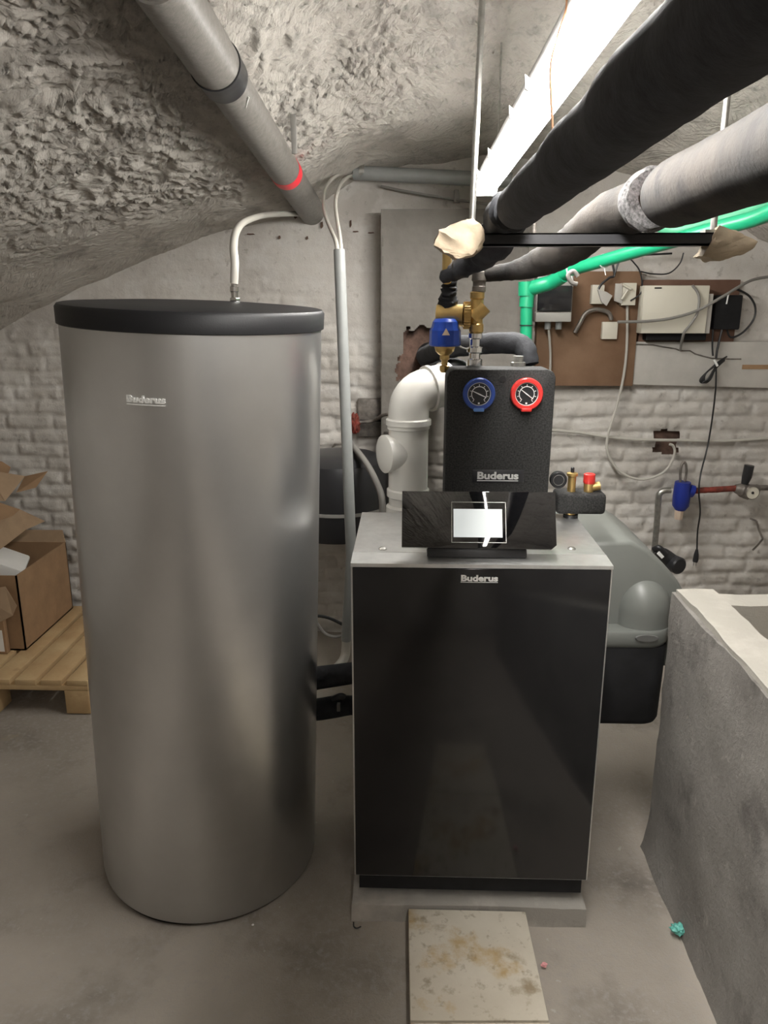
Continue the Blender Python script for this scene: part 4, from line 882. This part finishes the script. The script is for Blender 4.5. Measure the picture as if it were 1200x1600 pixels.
obj('side_port', T([P(1076, 766, WYp), P(1083, 768, WYp)], .028, seg=20, smooth=0), M['navy'], BV)
obj('pale_cap', L([(.017, P(1062, 811, WYp).z), (.019, P(1062, 808, WYp).z), (.020, P(1062, 796, WYp).z)], Matrix.Translation((P(1061, 800, WYp).x, WYp, 0)), 8), mat('pale_cap', (.58, .46, .36), .6), BV)
obj('hose_loop', T([P(1063, 753, WYp), P(1063, 738, WYp), P(1065, 727, WYp), P(1069, 722, WYp), P(1072, 728, WYp), P(1072, 742, WYp), P(1070, 752, WYp)], .0055, seg=10), M['dull'], BV)
tag(obj('steel_pipe', T([P(1048, 766, WYp), P(1037, 767, WYp), P(1030, 773, WYp), P(1028, 788, WYp), P(1026, 820, WYp), P(1022, 862, WYp), P(1018, 900, WYp)], .0135, seg=16), M['zinc']), 'shiny bent steel pipe dropping from the dark blue valve', 'pipe')
KV = thing('black_valve', 'black valve with round knob behind the grey hood', 'valve', P(1050, 890, 2.9))
obj('arm', T([(P(1024, 860, 2.9), .016), (P(1036, 866, 2.9), .026), (P(1050, 878, 2.9), .032)], seg=16), M['black_plastic'], KV)
obj('knob', L([(0, -.02), (.030, -.02), (.034, -.012), (.034, .018), (.028, .024), (0, .024)], frame(P(1056, 882, 2.88), (.35, -.9, 0)), 28), M['black_plastic'], KV)
obj('strap', T([P(1022, 858, 2.9), P(1030, 856, 2.88), P(1040, 866, 2.88)], .011, seg=12), M['black_plastic'], KV)
obj('label', PR([P(1027, 866, 2.86), P(1031, 862, 2.86), P(1038, 870, 2.86), P(1034, 873, 2.86)], (0, .008, 0)), M['label_white'], KV)
# perforated strap
sp = [P(1172, 810, WY - .02), P(1182, 814, WY - .03), P(1186, 828, WY - .03), P(1192, 842, WY - .04), P(1184, 852, WY - .04), P(1176, 860, WY - .04)]
bm = bmesh.new()
for a, b in zip(sp[:-1], sp[1:]):
    dv = (b - a).normalized(); nv = dv.cross(Vector((0, 1, 0))).normalized() * .0045
    prism(bm, [a + nv, b + nv, b - nv, a - nv], (0, .002, 0))
tag(obj('perforated_strap', bm, M['dull'], smooth=False), 'bent dark metal strap hanging from a nail on the brick wall', 'strap')

# ================================================================== LEFT: PALLET AND CARDBOARD
prc = PZ(136, 1064, .144)
PAx1 = prc.x; PAy0 = prc.y; PAy1 = min(PAy0 + .80, 3.40)
PA = thing('wooden_pallet', 'wooden slatted pallet on the floor left of the tank', 'pallet', (PAx1 - .4, (PAy0 + PAy1) / 2, 0))
for k in range(8):
    x1 = PAx1 - k * .102; obj('deck_board', B(x1 - .082, x1, PAy0, PAy1, .122, .144, bev=.002), M['wood'], PA)
for yy in (PAy0 + .002, (PAy0 + PAy1) / 2 - .045, PAy1 - .092):
    obj('cross_board', B(PAx1 - .80, PAx1 - .001, yy, yy + .09, .100, .122, bev=.002), M['wood'], PA)
    for x1 in (PAx1 - .001, PAx1 - .36, PAx1 - .70): obj('block', B(x1 - .095, x1, yy, yy + .09, .0, .100, bev=.003), M['wood'], PA)
bfx = PZ(41, 1016, .146); btx = P(103, 842, 3.36)
CX1 = bfx.x; CY0 = bfx.y; CY1 = 3.37; CZ1 = P(27, 900, CY0).z
BXc = thing('cardboard_box', 'open brown cardboard box standing at the back of the pallet', 'box', (CX1 - .2, (CY0 + CY1) / 2, .144))
wt = .006; CX0 = CX1 - .42
bm = bmesh.new(); box(bm, CX0, CX1, CY0, CY1, .146, .152); box(bm, CX1 - wt, CX1, CY0, CY1, .146, CZ1); box(bm, CX0, CX0 + wt, CY0, CY1, .146, CZ1); box(bm, CX0, CX1, CY0, CY0 + wt, .146, CZ1); box(bm, CX0, CX1, CY1 - wt, CY1, .146, CZ1)
obj('box_walls', bm, M['card'], BXc, smooth=False)
obj('rear_flap', PR([Vector((CX0, CY1 - .004, CZ1)), Vector((CX1, CY1 - .004, CZ1)), Vector((CX1 - .02, CY1 + .02, CZ1 + .05)), Vector((CX0 + .02, CY1 + .02, CZ1 + .05))], (0, .004, 0)), M['card_pale'], BXc, smooth=False)
c = P(22, 888, CY0 + .16)
tag(obj('foam_packing', B(-.10, .06, -.08, .08, -.14, .05, bev=.012, mx=Matrix.Translation((c.x - .02, c.y, c.z)) @ Matrix.Rotation(.5, 4, 'Y') @ Matrix.Rotation(.3, 4, 'Z')), M['foamw']), 'white foam packing block sticking out of the open box', 'packing foam')
# smaller box in front on the pallet
s_ = PZ(14, 1022, .146); sx1 = min(s_.x, CX1 - .06)
SB = thing('cardboard_box', 'smaller brown cardboard box at the photo\'s left edge in front of the open box', 'box', (sx1 - .12, s_.y + .1, .146))
obj('box_body', B(sx1 - .30, sx1, s_.y, min(s_.y + .2, CY0 - .012), .146, P(14, 930, s_.y).z, bev=.003), M['card'], SB)
obj('shipping_label', B(sx1 - .12, sx1 - .01, s_.y - .001, s_.y + .002, P(5, 1018, s_.y).z, P(5, 985, s_.y).z), M['label_white'], SB)
obj('open_flap', PR([P(-40, 925, s_.y), P(8, 918, s_.y), P(26, 948, s_.y - .08), P(20, 962, s_.y - .1), P(-40, 992, s_.y - .1)], (0, .004, .003)), M['card_pale'], SB, smooth=False)
def sheet(pts, label, mm='card_pale', t=.006):
    tag(obj('cardboard_sheet', PR([P(*p) for p in pts], (0, t, t * .3)), M[mm], smooth=False), label, 'cardboard', 'loose cardboard sheets above the boxes')
sheet([(-60, 905, 2.75), (-60, 800, 3.0), (28, 796, 3.2), (69, 815, 3.30), (40, 828, 3.2)], 'lowest loose cardboard sheet leaning over the open box')
sheet([(-60, 835, 2.9), (-50, 770, 3.1), (30, 797, 3.2), (20, 806, 3.15)], 'middle loose cardboard sheet in the pile at the left edge', 'card')
sheet([(-50, 740, 3.1), (-20, 735, 3.1), (38, 745, 3.2), (8, 783, 3.05), (-50, 778, 3.0)], 'second highest cardboard sheet at the left edge')
sheet([(38, 745, 3.28), (74, 737, 3.3), (56, 762, 3.25), (25, 770, 3.2)], 'pointed cardboard flap sticking out right of the sheet pile', 'card')
sheet([(-40, 715, 3.2), (2, 722, 3.25), (16, 731, 3.25), (12, 741, 3.2), (-40, 738, 3.1)], 'topmost small scrap of brown cardboard on the pile', 'card')

# ================================================================== SMALL THINGS ON THE FLOOR
def wad(px, py, s, mm, seed, name, label, cat):
    c = PZ(px, py, s * .8); return tag(obj(name, crumple(c, s, s * .9, s * .75, seed, .5, 3), M[mm], ang=20), label, cat)
wad(1060, 1452, .017, 'turq', 3, 'plastic_wad', 'crumpled turquoise plastic wad on the floor beside the trough', 'litter')
wad(850, 1507, .007, 'pink', 5, 'paper_scrap', 'tiny pink scrap beside the pale slab', 'litter')
wad(395, 1445, .003, 'white', 9, 'paper_scrap', 'tiny white crumb on the floor near the tank', 'litter')
c = PZ(558, 1447, .004)
tag(obj('wire_offcut', T([c + Vector((-.010, .012, 0)), c + Vector((-.008, -.002, 0)), c + Vector((0, -.007, 0)), c + Vector((.010, -.002, .001))], .0018, seg=6), M['cable_black']), 'small hooked wire offcut on the floor left of the slab', 'wire')

# dark chips in the plaster where the back wall meets the vault
for k, (px, py, w_, h_) in enumerate(((462, 338, 5, 7), (503, 352, 4, 10), (548, 350, 3, 11), (556, 362, 9, 2), (580, 364, 10, 2), (437, 371, 3, 5), (480, 372, 3, 5), (392, 366, 12, 2))):
    c = P(px, py, WY - .002); hw = w_ * .0014; hh_ = h_ * .0014
    struct(obj('trim_%d' % (k + 3), PR([c + Vector((-hw, -.008, -hh_ * .5)), c + Vector((-hw * .3, -.008, -hh_)), c + Vector((hw, -.008, -hh_ * .3)), c + Vector((hw * .7, -.008, hh_)), c + Vector((-hw * .8, -.008, hh_ * .8))], (0, .02, 0)), M['hole'], smooth=False))
